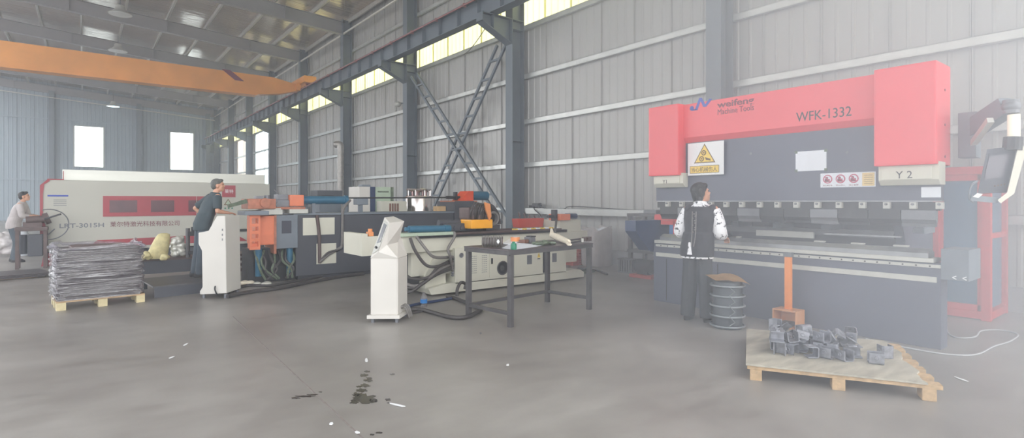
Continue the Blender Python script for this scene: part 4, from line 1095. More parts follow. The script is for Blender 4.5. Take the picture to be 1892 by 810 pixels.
bp = G(783, 567); t = thing('water_bottle', 'clear plastic bottle standing among the hoses behind the front console', 'bottle', bp)
mb = MB(); mb.lathe([(.001, 0), (.045, 0), (.045, .13), (.02, .17), (.02, .19), (.001, .19)], bp); mb.build('body', M['film'], t, True)
mb = MB(); mb.lathe([(.0455, .05), (.047, .05), (.047, .1), (.0455, .1), (.0455, .05)], bp); mb.build('label', M['bright_blue'], t, True)

# red tool box on the bed, red crates
a, b = PY(960, 404, 7.55), PY(1004, 416, 7.55)
t = thing('tool_box', 'flat red tool box with loose tools on the back of the white bender bed', 'tool box', ((a.x + b.x) / 2, 7.64, .9))
mb = MB(); mb.prism([(a.x, .93), (b.x, .93), (b.x + .03, 1.09), (a.x - .03, 1.09)], 'y', 7.56, 7.74, .01); mb.build('body', M['crate_red'], t)
mb = MB()
for k in range(4): mb.beam((a.x + .1 + k * .12, 7.64, 1.07), (a.x + .06 + k * .12, 7.66, 1.2 - .02 * k), .03, .02)
mb.build('tool', M['dk_brown'], t)
cp_ = G(1062, 489)
t = thing('plastic_crate', 'red plastic crate on the floor seen under the right end of the work table', 'crate', cp_)
mb = MB()
for (x0, x1, y0, y1) in ((-.22, .22, -.17, -.15), (-.22, .22, .15, .17), (-.22, -.2, -.15, .15), (.2, .22, -.15, .15)):
    for k in range(6): mb.box(cp_.x + x0, cp_.x + x1, cp_.y + y0, cp_.y + y1, .01 + k * .05, .045 + k * .05)
for sx in (-.21, -.07, .07, .21): 
    for sy in (-.16, .16): mb.box(cp_.x + sx - .02, cp_.x + sx + .02, cp_.y + sy - .012, cp_.y + sy + .012, 0, .3)
mb.box(cp_.x - .21, cp_.x + .21, cp_.y - .16, cp_.y + .16, 0, .012)
mb.build('basket', M['crate_red'], t)
mb = MB(); mb.box(cp_.x - .235, cp_.x + .235, cp_.y - .185, cp_.y + .185, .3, .325, .004); mb.build('rim', M['crate_red'], t)
fpz = G(1072, 505)
t = thing('foot_pedal', 'dark green foot pedal plate on the floor beside the right end of the bender', 'foot pedal', fpz)
mb = MB(); mb.cbox(fpz + V((0, 0, .02)), (.6, .28, .04), .008, Euler((0, 0, .15))); mb.build('base', M['olive'], t)
mb = MB(); mb.cbox(fpz + V((.12, 0, .07)), (.2, .2, .04), .01, Euler((0, .2, .15))); mb.build('pedal', M['black'], t)
floor_tube([(1080, 500), (1097, 499), (1110, 502), (1122, 507)], .02, 'floor_hose', 'short dark hose on the floor in front of the white sack', 'hose', M['hose'])

# white sack by the wall
sk = G(1103, 491)
mb = MB(); nn = 28; rings = []
for i, (z, s) in enumerate(((0, .92), (.03, 1), (.3, 1.03), (.6, .98), (.75, .96), (.82, 1.0))):
    rings.append([sk + V((.3 * s * math.copysign(abs(math.cos(2 * PI * k / nn)) ** .45, math.cos(2 * PI * k / nn)) + .012 * math.sin(k * 2.3 + i), .24 * s * math.copysign(abs(math.sin(2 * PI * k / nn)) ** .45, math.sin(2 * PI * k / nn)) + .01 * math.sin(k * 1.7 + i * 2), z + (.05 * math.sin(k * .9) if i == 5 else 0))) for k in range(nn)])
mb.loft(rings, True, False); mb.bm.faces.new([v for v in mb.bm.verts[:nn]][::-1])
bmesh.ops.solidify(mb.bm, geom=mb.bm.faces[:], thickness=.01)
t = thing('woven_sack', 'big white woven sack standing open by the side wall right of the work table', 'sack', sk)
mb.build('bag', M['bag_white'], t, True)
mb = MB()
for k in range(10): mb.sphere(sk + V((random.uniform(-.18, .18), random.uniform(-.14, .14), .72 + random.uniform(-.04, .06))), (.1, .09, .07), 10, 8)
mb.build('contents', M['paper'], t, remesh=.02)

# cable and black box on the lowest wall rail
p = PX(992, 379, WX - .2)
t = thing('socket_box', 'black socket box on the lowest wall rail beside the near ladder brace column', 'socket box', p)
mb = MB(); mb.box(p.x - .06, p.x + .06, p.y - .12, p.y + .12, 1.225, 1.35, .01); mb.build('housing', M['black'], t)
mb = MB(); mb.cyl((p.x, p.y + .12, 1.28), (p.x, p.y + .3, 1.27), .035, n=10); mb.build('plug', M['black'], t)
mb = MB(); mb.tube([(p.x, p.y - .12, 1.27), PX(1010, 386, p.x), PX(1040, 387, p.x + .02), PX(1052, 382, p.x + .02), PX(1090, 383, p.x + .02), PX(1130, 386, p.x + .02), PX(1200, 390, p.x + .02)], .012, 6); mb.build('cord', M['black'], t, True)
mb = MB(); mb.tube([(p.x - .07, p.y + .03, 1.25), PX(988, 388, p.x - .15), PX(997, 396, p.x - .2), PX(1003, 406, p.x - .3)], .014, 6); mb.build('drop_lead', M['black'], t, True)
p0, p1 = PX(975, 385, WX - .25), PX(1200, 395, WX - .25)
mb = MB(); mb.box(WX - .32, WX - .13, p1.y - .6, p0.y, 1.07, 1.2, .006); mb.box(WX - .33, WX - .325, p1.y - .6, p0.y, 1.12, 1.215)
tag(mb.build('cable_tray', M['galv']), 'pale galvanised cable tray fixed along the lowest wall rail left of the press', 'cable tray')

# dark rack behind the left end of the press brake
rp = PX(1168, 478, 8.6)
t = thing('tool_rack', 'dark steel frame rack between the white sack and the press brake', 'rack', (8.75, rp.y - .3, 0))
ya_, yb_ = rp.y, rp.y - .95
for x in (8.55, 9.0):
    for y in (ya_, yb_):
        mb = MB(); mb.box(x - .035, x + .035, y - .035, y + .035, 0, 1.13); mb.build('post', M['table_steel'], t)
for z, nm in ((1.13, 'top_shelf'), (.42, 'lower_shelf')):
    mb = MB(); mb.box(8.5, 9.05, yb_ - .05, ya_ + .05, z - .03, z + .03, .004); mb.build(nm, M['table_steel'], t)
for (dy, z, lb, mm, sz) in ((-.35, 1.16, 'grey metal block on top of the dark frame rack', 'mid_grey', (.2, .3, .07)), (-.7, 1.16, 'small shiny fitting on top of the dark frame rack, nearest the press', 'toolsteel', (.12, .12, .12))):
    mb = MB(); mb.cbox((8.8, ya_ + dy, z + sz[2] / 2), sz, .01); tag(mb.build('metal_block', M[mm]), lb, 'metal block')
bp = PX(1198, 488, 8.2)
t = thing('red_tray', 'red tray with a dark motor on the floor behind the left press end', 'tray', (8.15, bp.y, 0))
mb = MB(); mb.box(7.95, 8.4, bp.y - .25, bp.y + .25, 0, .06, .01); mb.build('base', M['crate_red'], t)
mb = MB(); mb.cyl((8.15, bp.y - .15, .2), (8.15, bp.y + .2, .2), .13, n=18); mb.box(8.05, 8.25, bp.y - .1, bp.y + .15, .06, .15); mb.build('motor', M['black'], t, True)
bp = PX(1160, 494, 8.4)
mb = MB()
for k in range(6): mb.box(8.3, 8.5, bp.y - .18 + k * .06, bp.y - .15 + k * .06, 0, .28)
mb.box(8.3, 8.5, bp.y - .2, bp.y + .18, .0, .03); mb.box(8.3, 8.5, bp.y - .2, bp.y + .18, .25, .28)
tag(mb.build('slatted_crate', M['mid_grey']), 'grey slatted crate on the floor in front of the dark frame rack', 'crate')

# ------------------------------------------------------------------ front white control console
Lc, Cc, Rc = V((2.60, 5.99, 0)), V((2.85, 5.80, 0)), V((3.10, 6.05, 0))
u_ = (Lc - Cc).normalized(); wv = (Rc - Cc).normalized()
k1 = thing('control_console', 'cream white pedestal console with a leaning head, nearest the camera in the middle', 'console', (Lc + Rc) / 2)
P3 = lambda a, b, z: Cc + u_ * a + wv * b + V((0, 0, z))
ww = (Lc - Cc).length; wd = (Rc - Cc).length
mb = MB(); mb.prismv([P3(0, 0, .09), P3(ww, 0, .09), P3(ww, wd, .09), P3(0, wd, .09)], (0, 0, .655)); 
bmesh.ops.bevel(mb.bm, geom=mb.bm.edges[:], offset=.008, segments=2, affect='EDGES'); mb.build('pedestal', M['white_paint'], k1)
mb = MB(); mb.prismv([P3(-.03, -.03, .05), P3(ww + .03, -.03, .05), P3(ww + .03, wd + .03, .05), P3(-.03, wd + .03, .05)], (0, 0, .04)); mb.build('base_plate', M['white_paint'], k1)
for a in (.02, ww - .02):
    for b in (.02, wd - .02): 
        mb = MB(); mb.cyl(P3(a, b, 0), P3(a, b, .05), .022, n=12); mb.build('levelling_foot', M['mid_grey'], k1)
zs = .745
Lt, Ct, Rt_, Bt = P3(ww, 0, zs), P3(0, 0, zs), P3(0, wd, zs), P3(ww, wd, zs)
Ha, Hb, Hc, Hd = at(710.5, 402, 6.6), at(720, 412, 6.34), at(747, 409, 6.52), at(727, 400, 6.78)
n1, n2, n3 = at(699, 466, 6.3), at(715, 453, 6.36), at(735.5, 448, 6.6)
mb = MB(); vs = {k: mb.bm.verts.new(v) for k, v in dict(L=Lt, C=Ct, R=Rt_, B=Bt, a=Ha, b=Hb, c=Hc, d=Hd, n1=n1, n2=n2, n3=n3).items()}
for f in ('L n1 b a', 'n1 n2 n3 c b', 'L C n2 n1', 'C R n3 n2', 'a b c d', 'L a d B', 'R B d c n3', 'L B R C'): mb.bm.faces.new([vs[k] for k in f.split()])
bmesh.ops.triangulate(mb.bm, faces=mb.bm.faces[:])
hdo = mb.build('console_head', M['white_paint'], k1)
sv, bv = Ha - Lt, n1 - Lt
nrm = bv.cross(sv).normalized()
if nrm.dot(V((-1, -.4, .5))) < 0: nrm = -nrm
def SP(s_, b_, d): 
    lo_, hi_ = Lt + (n1 - Lt) * b_, Ha + (Hb - Ha) * b_
    return lo_ + (hi_ - lo_) * s_ + nrm * d
mb = MB(); mb.prismv([SP(.08, .12, -.002), SP(.94, .12, -.002), SP(.94, .9, -.002), SP(.08, .9, -.002)], nrm * .008); op = mb.build('operator_panel', M['lt_grey'], hdo)
mb = MB(); mb.prismv([SP(.34, .3, .004), SP(.88, .3, .004), SP(.88, .78, .004), SP(.34, .78, .004)], nrm * .005); mb.build('display', M['mid_grey'], op)
mb = MB(); q = SP(.2, .5, .005); mb.cyl(q, q + nrm * .02, .014, n=10); mb.build('push_button', M['black'], op)
mb = MB()
for k in range(3): 
    mb.cyl(P3(-.02, .12 + k * .06, .16), P3(.02, .12 + k * .06, .16), .02, n=10)
    mb.tube([P3(-.02, .12 + k * .06, .16), P3(-.05, .12 + k * .06, .15), P3(-.075, .13 + k * .05, .09), P3(-.09, .14 + k * .05, .03)], .012, 8)
mb.build('cable_outlet', M['hose_gry'], k1, True)

# ------------------------------------------------------------------ black tube bender behind (along X, front near Y = 10)
bb = thing('tube_bender', 'dark grey tube bending machine with orange heads, behind the two white consoles', 'tube bender', (4.6, 10.3, 0))
YB = 10.0
mb = MB(); mb.box(2.95, 6.95, YB, 10.75, .07, 1.15, .008); mb.box(3.0, 6.9, YB + .06, 10.7, 0, .07); mb.build('bed', M['charcoal'], bb)
mb = MB(); mb.box(2.9, 7.0, YB - .03, 10.78, 1.15, 1.185, .004); mb.build('bed_top', M['slate'], bb)
fb = Face((0, YB, 0), (1, 0, 0), (0, 0, 1))
mb = MB(); fb.rect(mb, 3.07, 3.64, .79, 1.1, 0, .012); mb.build('front_panel', M['cream'], bb)
mb = MB(); fb.rect(mb, 3.31, 3.67, .26, .63, 0, .012); mb.build('front_panel', M['cream'], bb)
mb = MB(); fb.ring(mb, 3.98, .66, .05, .012, .008, 20); fb.rect(mb, 3.94, 4.03, .55, .58, 0, .004); mb.build('round_badge', M['lt_grey'], bb)
mb = MB(); mb.tube([(3.31, YB - .03, 1.15), (3.35, YB - .03, .8), (3.36, YB - .03, .28)], .03, 10); mb.build('cable_conduit', M['dk_brown'], bb, True)
mb = MB(); mb.tube([(3.98, YB + .1, 1.42), (3.8, YB - .02, 1.25), (3.78, YB - .03, 1.0), (3.77, YB - .03, .6), (3.7, YB - .04, .52), (3.5, YB - .05, .42), (3.36, YB - .05, .3)], .024, 8); mb.build('cable_conduit', M['hose_gry'], bb, True)
mb = MB(); mb.tube([(3.36, YB - .04, .3), (3.5, YB - .06, .46), (3.7, YB - .06, .5)], .02, 8); mb.build('hydraulic_hose', M['hose'], bb, True)
# left end head group
mb = MB(); mb.box(2.58, 2.97, YB - .05, 10.6, .58, 1.16, .01); gh = mb.build('gearbox', M['slate'], bb)
mb = MB(); fg = Face((0, YB - .05, 0), (1, 0, 0), (0, 0, 1)); fg.rect(mb, 2.7, 2.86, .84, 1.06, 0, .006); mb.build('sight_window', M['navy_dk'], gh)
mb = MB(); mb.box(2.26, 2.56, YB - .12, 10.5, .66, 1.15, .02); mb.build('swing_arm', M['orange'], bb)
mb = MB(); mb.box(2.56, 2.6, YB - .1, 10.5, .5, 1.16); mb.build('arm_plate', M['rust_or'], bb)
# perforated orange bracket
mb = MB(); yb0 = YB - .28
for q in ((2.14, 2.17), (2.27, 2.3)): mb.box(q[0], q[1], yb0, yb0 + .06, .6, 1.17)
for z in (.6, .74, .86, .98, 1.12): mb.box(2.17, 2.27, yb0, yb0 + .06, z, z + .05)
mb.box(2.14, 2.3, yb0 + .06, YB - .12, .62, .7); mb.build('slotted_bracket', M['orange'], bb)
mb = MB(); mb.box(2.05, 2.42, YB - .35, YB + .2, 1.17, 1.24, .01); mb.build('head_plate', M['slate'], bb)
mb = MB(); mb.box(2.14, 2.58, YB - .15, YB + .35, 1.27, 1.44, .012); mb.cyl((2.4, YB - .2, 1.37), (2.4, YB - .14, 1.37), .08, n=18); mb.build('bend_die_head', M['rust_or'], bb)
mb = MB(); mb.box(2.36, 2.7, YB - .1, YB + .4, 1.17, 1.25, .006); mb.box(2.4, 2.68, YB - .08, YB + .3, 1.25, 1.28); mb.build('clamp_seat', M['lt_grey'], bb)
mb = MB(); mb.box(2.6, 2.86, YB, YB + .3, 1.3, 1.42, .01); mb.cyl((2.66, YB - .02, 1.34), (2.66, YB + .1, 1.34), .05, n=14); mb.cyl((2.5, YB + .1, 1.44), (2.5, YB + .1, 1.5), .05, n=12); mb.box(2.3, 2.42, YB, YB + .15, 1.44, 1.49); mb.cyl((2.75, YB + .1, 1.42), (2.62, YB + .1, 1.6), .012, n=6); mb.box(2.66, 2.84, YB + .05, YB + .3, 1.42, 1.52, .01); mb.build('clamp_jaw', M['mid_grey'], bb)
mb = MB(); mb.box(2.55, 3.1, YB - .05, YB + .4, 1.26, 1.3); mb.build('slide_plate', M['rust_or'], bb)
mb = MB(); mb.box(2.84, 3.08, YB - .05, YB + .35, 1.31, 1.51, .02); mb.build('pressure_head', M['orange'], bb)
mb = MB(); mb.box(2.82, 3.14, YB - .08, YB + .35, 1.185, 1.26, .006); mb.build('clamp_seat', M['lt_grey'], bb)
mb = MB(); mb.cyl((3.1, YB + .15, 1.42), (3.92, YB + .15, 1.42), .075, n=20); mb.cyl((3.09, YB + .15, 1.42), (3.13, YB + .15, 1.42), .09, n=20); mb.cyl((3.88, YB + .15, 1.42), (3.94, YB + .15, 1.42), .09, n=20); mb.build('long_cylinder', M['cyl_blue'], bb, True)
for x in (3.3, 3.9, 4.2):
    mb = MB(); mb.box(x - .03, x + .03, YB + .1, YB + .2, 1.185, 1.36); mb.build('cylinder_stand', M['slate'], bb)
mb = MB(); mb.box(4.1, 4.32, YB + .05, YB + .25, 1.33, 1.45, .01); mb.build('rear_block', M['slate'], bb)
mb = MB(); mb.cyl((3.94, YB + .15, 1.46), (6.5, YB + .15, 1.48), .014, n=8); mb.build('mandrel_rod', M['black'], bb)
for x in (2.35, 2.86):
    mb = MB(); mb.cyl((x, YB + .05, .12), (x, YB + .05, .6), .055, n=16); mb.build('lift_cylinder', M['cyl_blue'], bb, True)
mb = MB(); mb.box(2.2, 2.98, YB + .15, 10.6, .0, .58); mb.build('lower_frame', M['black'], bb)
random.seed(5)
for k in range(9):
    mb = MB(); x0 = 2.3 + k * .075
    mb.tube([(x0, YB + .1, .55), (x0 + random.uniform(-.08, .08), YB - .02, .38), (x0 + random.uniform(-.12, .12), YB - .06, .22), (x0 + random.uniform(-.1, .2), YB - .04, .06)], .02, 7); mb.build('hydraulic_hose', M['hose'] if k % 2 else M['olive'], bb, True)
# right end
a, b = PY(838, 371, YB), PY(871, 421, YB)
mb = MB(); mb.box(a.x, a.x + .5, YB - .05, 10.7, .6, 1.4, .01); mb.build('end_column', M['charcoal'], bb)
a = PY(850, 371, YB)
mb = MB(); mb.prism([(a.x, 1.41), (a.x + .35, 1.41), (a.x + .35, 1.62), (a.x + .22, 1.62), (a.x + .08, 1.48)], 'y', YB, YB + .35, .01); mb.build('end_head', M['orange_red'], bb)
mb = MB(); mb.cyl((a.x + .36, YB + .17, 1.52), (a.x + .82, YB + .17, 1.52), .1, n=20); mb.build('end_motor', M['cyl_blue'], bb, True)
mb = MB(); mb.cyl((a.x - .25, YB + .15, 1.48), (a.x + .08, YB + .15, 1.48), .035, n=12); mb.box(a.x - .05, a.x - .0, YB + .1, YB + .2, 1.42, 1.6); mb.build('rod_chuck', M['black'], bb)
mb = MB(); mb.box(a.x - .2, a.x + .42, YB - .04, YB + .5, 1.385, 1.41); mb.build('head_plate', M['rust_or'], bb)

# floor hoses and clutter in front of the black bender
floor_tube([(420, 548), (460, 540), (520, 532), (580, 520), (640, 510), (672, 506)], .03, 'floor_hose', 'long black hose along the floor in front of the dark tube bender', 'hose', M['hose'])
floor_tube([(422, 541), (455, 528), (500, 528), (540, 521), (600, 510)], .024, 'floor_hose', 'second black hose on the floor, close to the foot of the dark tube bender', 'hose', M['hose'])
for (x, y, lb, mm) in ((484, 529, 'crumpled silvery foil scrap on the floor below the orange heads', 'silver'), (458, 526, 'pale rag on the floor just left of the foil scrap', 'cloth')):
    p = G(x, y); mb = MB()
    for k in range(7): mb.sphere(p + V((random.uniform(-.1, .1), random.uniform(-.08, .08), .035)), (.07, .06, .035), 8, 6)
    tag(mb.build('scrap', M[mm], remesh=.015, sm_iter=2), lb, 'scrap')

# things behind the black bender
a, b = PY(664, 345, 11.2), PY(728, 392, 11.2)
t = thing('chiller_cabinet', 'white and dark blue chiller cabinet standing behind the dark tube bender', 'cabinet', ((a.x + b.x) / 2, 11.5, 0))
xm = PY(684, 360, 11.2).x; xb = PY(693, 360, 11.2).x; xe = PY(722, 360, 11.2).x; zt = a.z
mb = MB(); mb.box(a.x, xm, 11.2, 11.8, 0, zt, .01); mb.build('side_shell', M['white_paint'], t)
mb = MB(); mb.box(xm, xb, 11.18, 11.8, 0, zt, .006); mb.build('blue_corner', M['dk_blue'], t)
mb = MB(); mb.box(xb, xe, 11.2, 11.8, 0, zt, .01); fr = mb.build('front_shell', M['pale_green'], t)
mb = MB(); mb.box(xe, xe + .06, 11.18, 11.8, zt - .32, zt, .006); mb.build('corner_trim', M['olive'], t)
mb = MB(); mb.box(xb + .06, xe - .05, 11.19, 11.2, zt - .12, zt - .09); mb.build('display_strip', M['olive'], fr)
mb = MB(); mb.box(a.x + .1, a.x + .3, 11.3, 11.5, zt, zt + .05, .02); mb.build('lifting_eye', M['slate'], t)
a, b = PY(703, 372, 10.95), PY(750, 392, 10.95)
t = thing('transformer', 'cream cabinet with brown fins beside the white and blue chiller', 'cabinet', ((a.x + b.x) / 2, 11.0, 0))
mb = MB(); mb.box(a.x, b.x, 10.9, 11.15, 0, a.z, .01); o = mb.build('case', M['cream'], t)
mb = MB(); w = b.x - a.x
for k in range(4): mb.box(a.x + w * (.3 + k * .1), a.x + w * (.36 + k * .1), 10.885, 10.9, .8, a.z - .05)
mb.build('cooling_fin', M['brown'], o)
# stainless tank
cxy = PY(774, 370, 11.3); rr = (PY(797, 370, 11.3).x - PY(752, 370, 11.3).x) / 2
t = thing('steel_tank', 'shiny stainless round tank with a ring of valves on top, behind the dark tube bender', 'tank', (cxy.x, 11.3, 0))
zt = PY(774, 362, 11.3).z; zz = PY(774, 351, 11.3).z
c0_ = V((cxy.x, 11.3, 0))
mb = MB(); mb.lathe([(.01, 0), (rr - .02, 0), (rr, .03), (rr, zt - .03), (rr - .02, zt), (.01, zt + .02)], c0_, 32); mb.build('shell', M['chrome'], t, True)
mb = MB(); mb.torus(c0_ + V((0, 0, zz)), rr * .86, .022)
for k in range(8): mb.cyl(c0_ + V((rr * .86 * math.cos(k * PI / 4), rr * .86 * math.sin(k * PI / 4), zt - .01)), c0_ + V((rr * .86 * math.cos(k * PI / 4), rr * .86 * math.sin(k * PI / 4), zz)), .018, n=8)
mb.build('guard_ring', M['chrome'], t, True)
for k in range(7):
    a_ = k * .9 + .3; q = c0_ + V((rr * .5 * math.cos(a_), rr * .5 * math.sin(a_), zt))
    mb = MB(); mb.cyl(q, q + V((0, 0, .1)), .03, n=10); mb.cyl(q + V((-.05, 0, .1)), q + V((.05, 0, .1)), .02, n=8); mb.torus(q + V((0, 0, .14)), .04, .008, n=14); mb.build('valve', M['copper_pink'], t, True)
a = PY(812, 381, 10.4)
mb = MB(); mb.box(a.x - .1, a.x + .1, 10.3, 10.5, 1.186, 1.29, .008); tag(mb.build('cardboard_box', M['cardboard']), 'small tan box on top of the dark tube bender right of the steel tank', 'box')
a, b = PY(590, 358, 13.0), PY(630, 394, 13.0)
t = thing('machine_cabinet', 'purplish grey cabinet behind the blue cylinder of the dark bender', 'cabinet', ((a.x + b.x) / 2, 13.2, 0))
mb = MB(); mb.box(a.x, b.x, 13.0, 13.5, 0, PY(600, 372, 13).z, .01); mb.build('case', M['slate'], t)
mb = MB(); mb.box(a.x - .05, b.x + .03, 12.98, 13.5, PY(600, 372, 13).z, PY(600, 352, 13).z, .01); hb = mb.build('hood', M['charcoal'], t)
mb = MB(); mb.box(a.x + .05, b.x - .2, 12.97, 12.98, PY(600, 368, 13).z, PY(600, 361, 13).z); mb.build('vent_slot', M['black'], hb)
# ------------------------------------------------------------------ laser cutting machine
LY = 15.5
lm = thing('laser_cutter', 'long cream and dark red enclosed laser cutting machine at the far left', 'laser cutter', (1.6, 16.6, 0))
X0, X1 = PY(76, 400, LY).x, 3.9
zt = 1.86
mb = MB(); mb.prism([(X0, .3), (X0, zt - .12), (X0 + .1, zt), (X1, zt), (X1, .3)], 'y', LY, LY + 2.2, .012); mb.build('enclosure', M['pink_cream'], lm)
mb = MB(); mb.box(X0 + .35, X1 - .1, LY + .1, LY + 2.1, zt, zt + .24, .01); mb.build('roof_box', M['silver'], lm)
mb = MB(); mb.box(X0 + .1, X1 - .1, LY + .15, LY + 2.1, 0, .3); mb.build('plinth', M['charcoal'], lm)
fl_ = Face((0, LY - .001, 0), (1, 0, 0), (0, 0, 1))
mb = MB(); fl_.poly(mb, [(X0 - .02, .3), (X0 + .1, .3), (X0 + .07, .9), (X0 + .03, 1.0), (X0 + .03, 1.55), (X0 + .05, zt - .1), (X0 + .14, zt - .03), (X0 + .14, zt), (X0 + .1, zt + .005), (X0 - .02, zt - .12)], -.02, .015)
fl_.rect(mb, X0 + .1, X0 + .38, zt - .0, zt + .025, -.02, .012); fl_.rect(mb, X0 + .36, X0 + .375, zt, zt + .2, -.05, -.03); mb.build('edge_trim', M['laser_red'], lm)
mb = MB(); fl_.poly(mb, [(.07, .37), (.24, .52), (2.9, .57), (3.15, .5), (3.35, .37)], 0, .012); mb.build('lower_stripe', M['laser_red'], lm)
mb = MB(); fl_.poly(mb, [(X0, 0), (X0 + .3, 0), (X0 + .3, .22), (X0 + .05, .3)], 0, .02); mb.build('corner_foot', M['laser_red'], lm)
mb = MB(); fl_.rect(mb, .34, 2.62, 1.05, 1.52, 0, .012); wf = mb.build('window_frame', M['laser_red'], lm)
for a, b in ((.46, .98), (1.25, 1.72), (2.02, 2.5)):
    mb = MB(); fl_.rect(mb, a, b, 1.14, 1.42, .012, .016); mb.build('viewing_pane', M['laser_glass'], wf)
mb = MB(); fl_.rect(mb, 2.19, 2.2, 1.05, 1.52, .012, .018); mb.build('door_joint', M['pink_cream'], wf)
text('LRT-3015H', fl_.p(-.03, .86, .002), (1, 0, 0), (0, 0, 1), .1, .78, M['mid_grey'], lm, 'model_lettering', bold=.02)
text('莱尔特激光科技有限公司', fl_.p(1.15, .87, .002), (1, 0, 0), (0, 0, 1), .125, 1.36, M['ink_red'], lm, 'maker_lettering')
mb = MB(); fl_.rect(mb, -.62, -.27, 1.5, 1.535, 0, .006); mb.build('handle_slot', M['logo_blue'], lm)
mb = MB()
for k in range(4): fl_.rect(mb, -.52, -.3, 1.3 + k * .04, 1.312 + k * .04, 0, .005)
mb.build('vent_lines', M['mid_grey'], lm)
mb = MB(); fl_.rect(mb, 2.76, 3.07, 1.5, 1.8, 0, .008); rs = mb.build('red_badge', M['laser_red'], lm)
text('莱特', fl_.p(2.92, 1.65, .0085), (1, 0, 0), (0, 0, 1), .1, .2, M['white'], rs)
mb = MB(); fl_.poly(mb, [(2.8, 1.3), (3.0, 1.3), (2.9, 1.46)], 0, .006); tr = mb.build('warning_triangle', M['ink_brown'], lm)
mb = MB(); fl_.poly(mb, [(2.83, 1.317), (2.97, 1.317), (2.9, 1.43)], .006, .008); mb.build('triangle_face', M['pale_green'], tr)
mb = MB()
for k in range(3): fl_.disc(mb, 2.83 + k * .08, 1.22, .02, 0, .02, 10)
mb.build('push_button', M['green'], lm)
mb = MB(); fl_.rect(mb, 3.0, 3.9, .62, .68, 0, .03); mb.build('rail', M['black'], lm)

# robot-like green-grey bar from the orange head across the laser face
mb = MB(); mb.beam(PY(455, 373, YB - .12), PY(422, 381, YB - .2), .06, .05); mb.beam(PY(455, 370, YB - .1), PY(435, 377, YB - .12), .05, .04)
tag(mb.build('tube_workpiece', M['olive']), 'dull green steel tube clamped in the orange head, poking out to the left', 'tube')

# ------------------------------------------------------------------ wrapped pallet of sheet metal
w0 = G(113, 575); w1 = G(250, 557); we = V((.99, .1, 0)).normalized(); wn = V((-we.y, we.x, 0)); WL = (w1 - w0).length + .03
mW = Matrix((we, wn, V((0, 0, 1)))).transposed().to_4x4(); mW.translation = w0
WD = .72
t = thing('pallet', 'pallet on pale yellow blocks under the film wrapped sheet stack at the left', 'pallet', w0 + we * WL / 2 + wn * WD / 2)
for a in (-.05, WL / 2 - .05, WL - .06):
    for b in (0, WD / 2 - .06, WD - .12):
        mb = MB(); mb.box(a, a + .1, b, b + .12, 0, .1, .006, mW); mb.build('block', M['wood_yel'], t)
for b in (0, .2, .4, .6):
    mb = MB(); mb.box(-.05, WL + .04, b, b + .12, .1, .12, .002, mW); mb.build('deck_board', M['wood_lt'], t)
st = thing('sheet_stack', 'dark sheet metal stack wrapped in clear film on the yellow blocked pallet', 'sheet stack', w0 + we * WL / 2 + wn * WD / 2 + V((0, 0, .12)))
random.seed(9)
mb = MB(); z = .121
while z < .76:
    h = random.uniform(.02, .035); j = [random.uniform(-.012, .012) for _ in range(4)]
    mb.box(-.04 + j[0], WL + .0 + j[1], .02 + j[2], WD - .02 + j[3], z, z + h - .004, 0, mW); z += h
mb.build('sheets', M['sheet_dk'], st)
mb = MB(); mb.box(.12, WL - .15, .15, WD - .1, .76, .8, .004, mW); mb.build('top_plate', M['dk_brown'], st)
mb = MB(); rings = []; n = 56
def rr_pt(k, e):
    a = 2 * PI * k / n; c, s = math.cos(a), math.sin(a)
    return ((WL / 2 - .02) + (WL / 2 + .055 + e) * math.copysign(abs(c) ** .18, c), WD / 2 + (WD / 2 + .03 + e) * math.copysign(abs(s) ** .18, s))
for i, z in enumerate([.122 + .68 * q / 22 for q in range(23)]):
    rings.append([mW @ V((*rr_pt(k, .014 * math.sin(i * 2.7 + k * .35) + random.uniform(-.007, .007)), z + (.035 * math.sin(k * .45) if i == 22 else 0))) for k in range(n)])
mb.loft(rings, True, False); mb.build('stretch_film', M['film'], st, True)
mb = MB(); pts = [mW @ V((*rr_pt(k, .012 * random.uniform(-1, 1.5)), .8 + .035 * math.sin(k * .45) + random.uniform(-.015, .015))) for k in range(n)]
mb.tube(pts, .022, 6, smooth=False, closed=True); wrinkle(M['white'], 1, (1, 1, 1), 0.0); mb.build('film_roll_edge', M['film'], st, True)

# ------------------------------------------------------------------ low dark rack with bags, step platform
rk = thing('material_rack', 'long low dark steel rack behind the step platform, loaded with bags', 'rack', (2.2, 11.6, 0))
rx0, rx1, ry0, ry1 = .7, 3.6, 11.35, 12.1
mb = MB(); mb.box(rx0, rx1, ry0, ry1, .36, .4, .004); mb.build('top', M['dk_brown'], rk)
mb = MB(); mb.box(rx0, 2.05, ry0, ry0 + .03, .14, .36); mb.build('front_plate', M['charcoal'], rk)
for z in (.1, .2, .3):
    mb = MB(); mb.box(2.05, rx1, ry0, ry0 + .05, z - .025, z + .025); mb.build('rail', M['dk_brown'], rk)
for x in (rx0, 2.0, rx1 - .08):
    for y in (ry0 + .05, ry1 - .08):
        mb = MB(); mb.box(x, x + .08, y, y + .08, 0, .36); mb.build('leg', M['charcoal'], rk)
pf = thing('step_platform', 'low dark steel step platform the operator in the teal shirt stands on', 'platform', (1.3, 10.1, 0))
pz = .17
q = [G(283, 530, pz), G(372, 522, pz), G(372, 505, pz) + V((0, 0, 0)), G(258, 511, pz)]
pq = [q[0], q[0] + V((.95, .12, 0)), q[0] + V((.8, 1.25, 0)), q[0] + V((-.1, 1.1, 0))]
mb = MB(); mb.prismv([p - V((0, 0, .02)) for p in pq], (0, 0, .02)); mb.build('deck', M['table_steel'], pf)
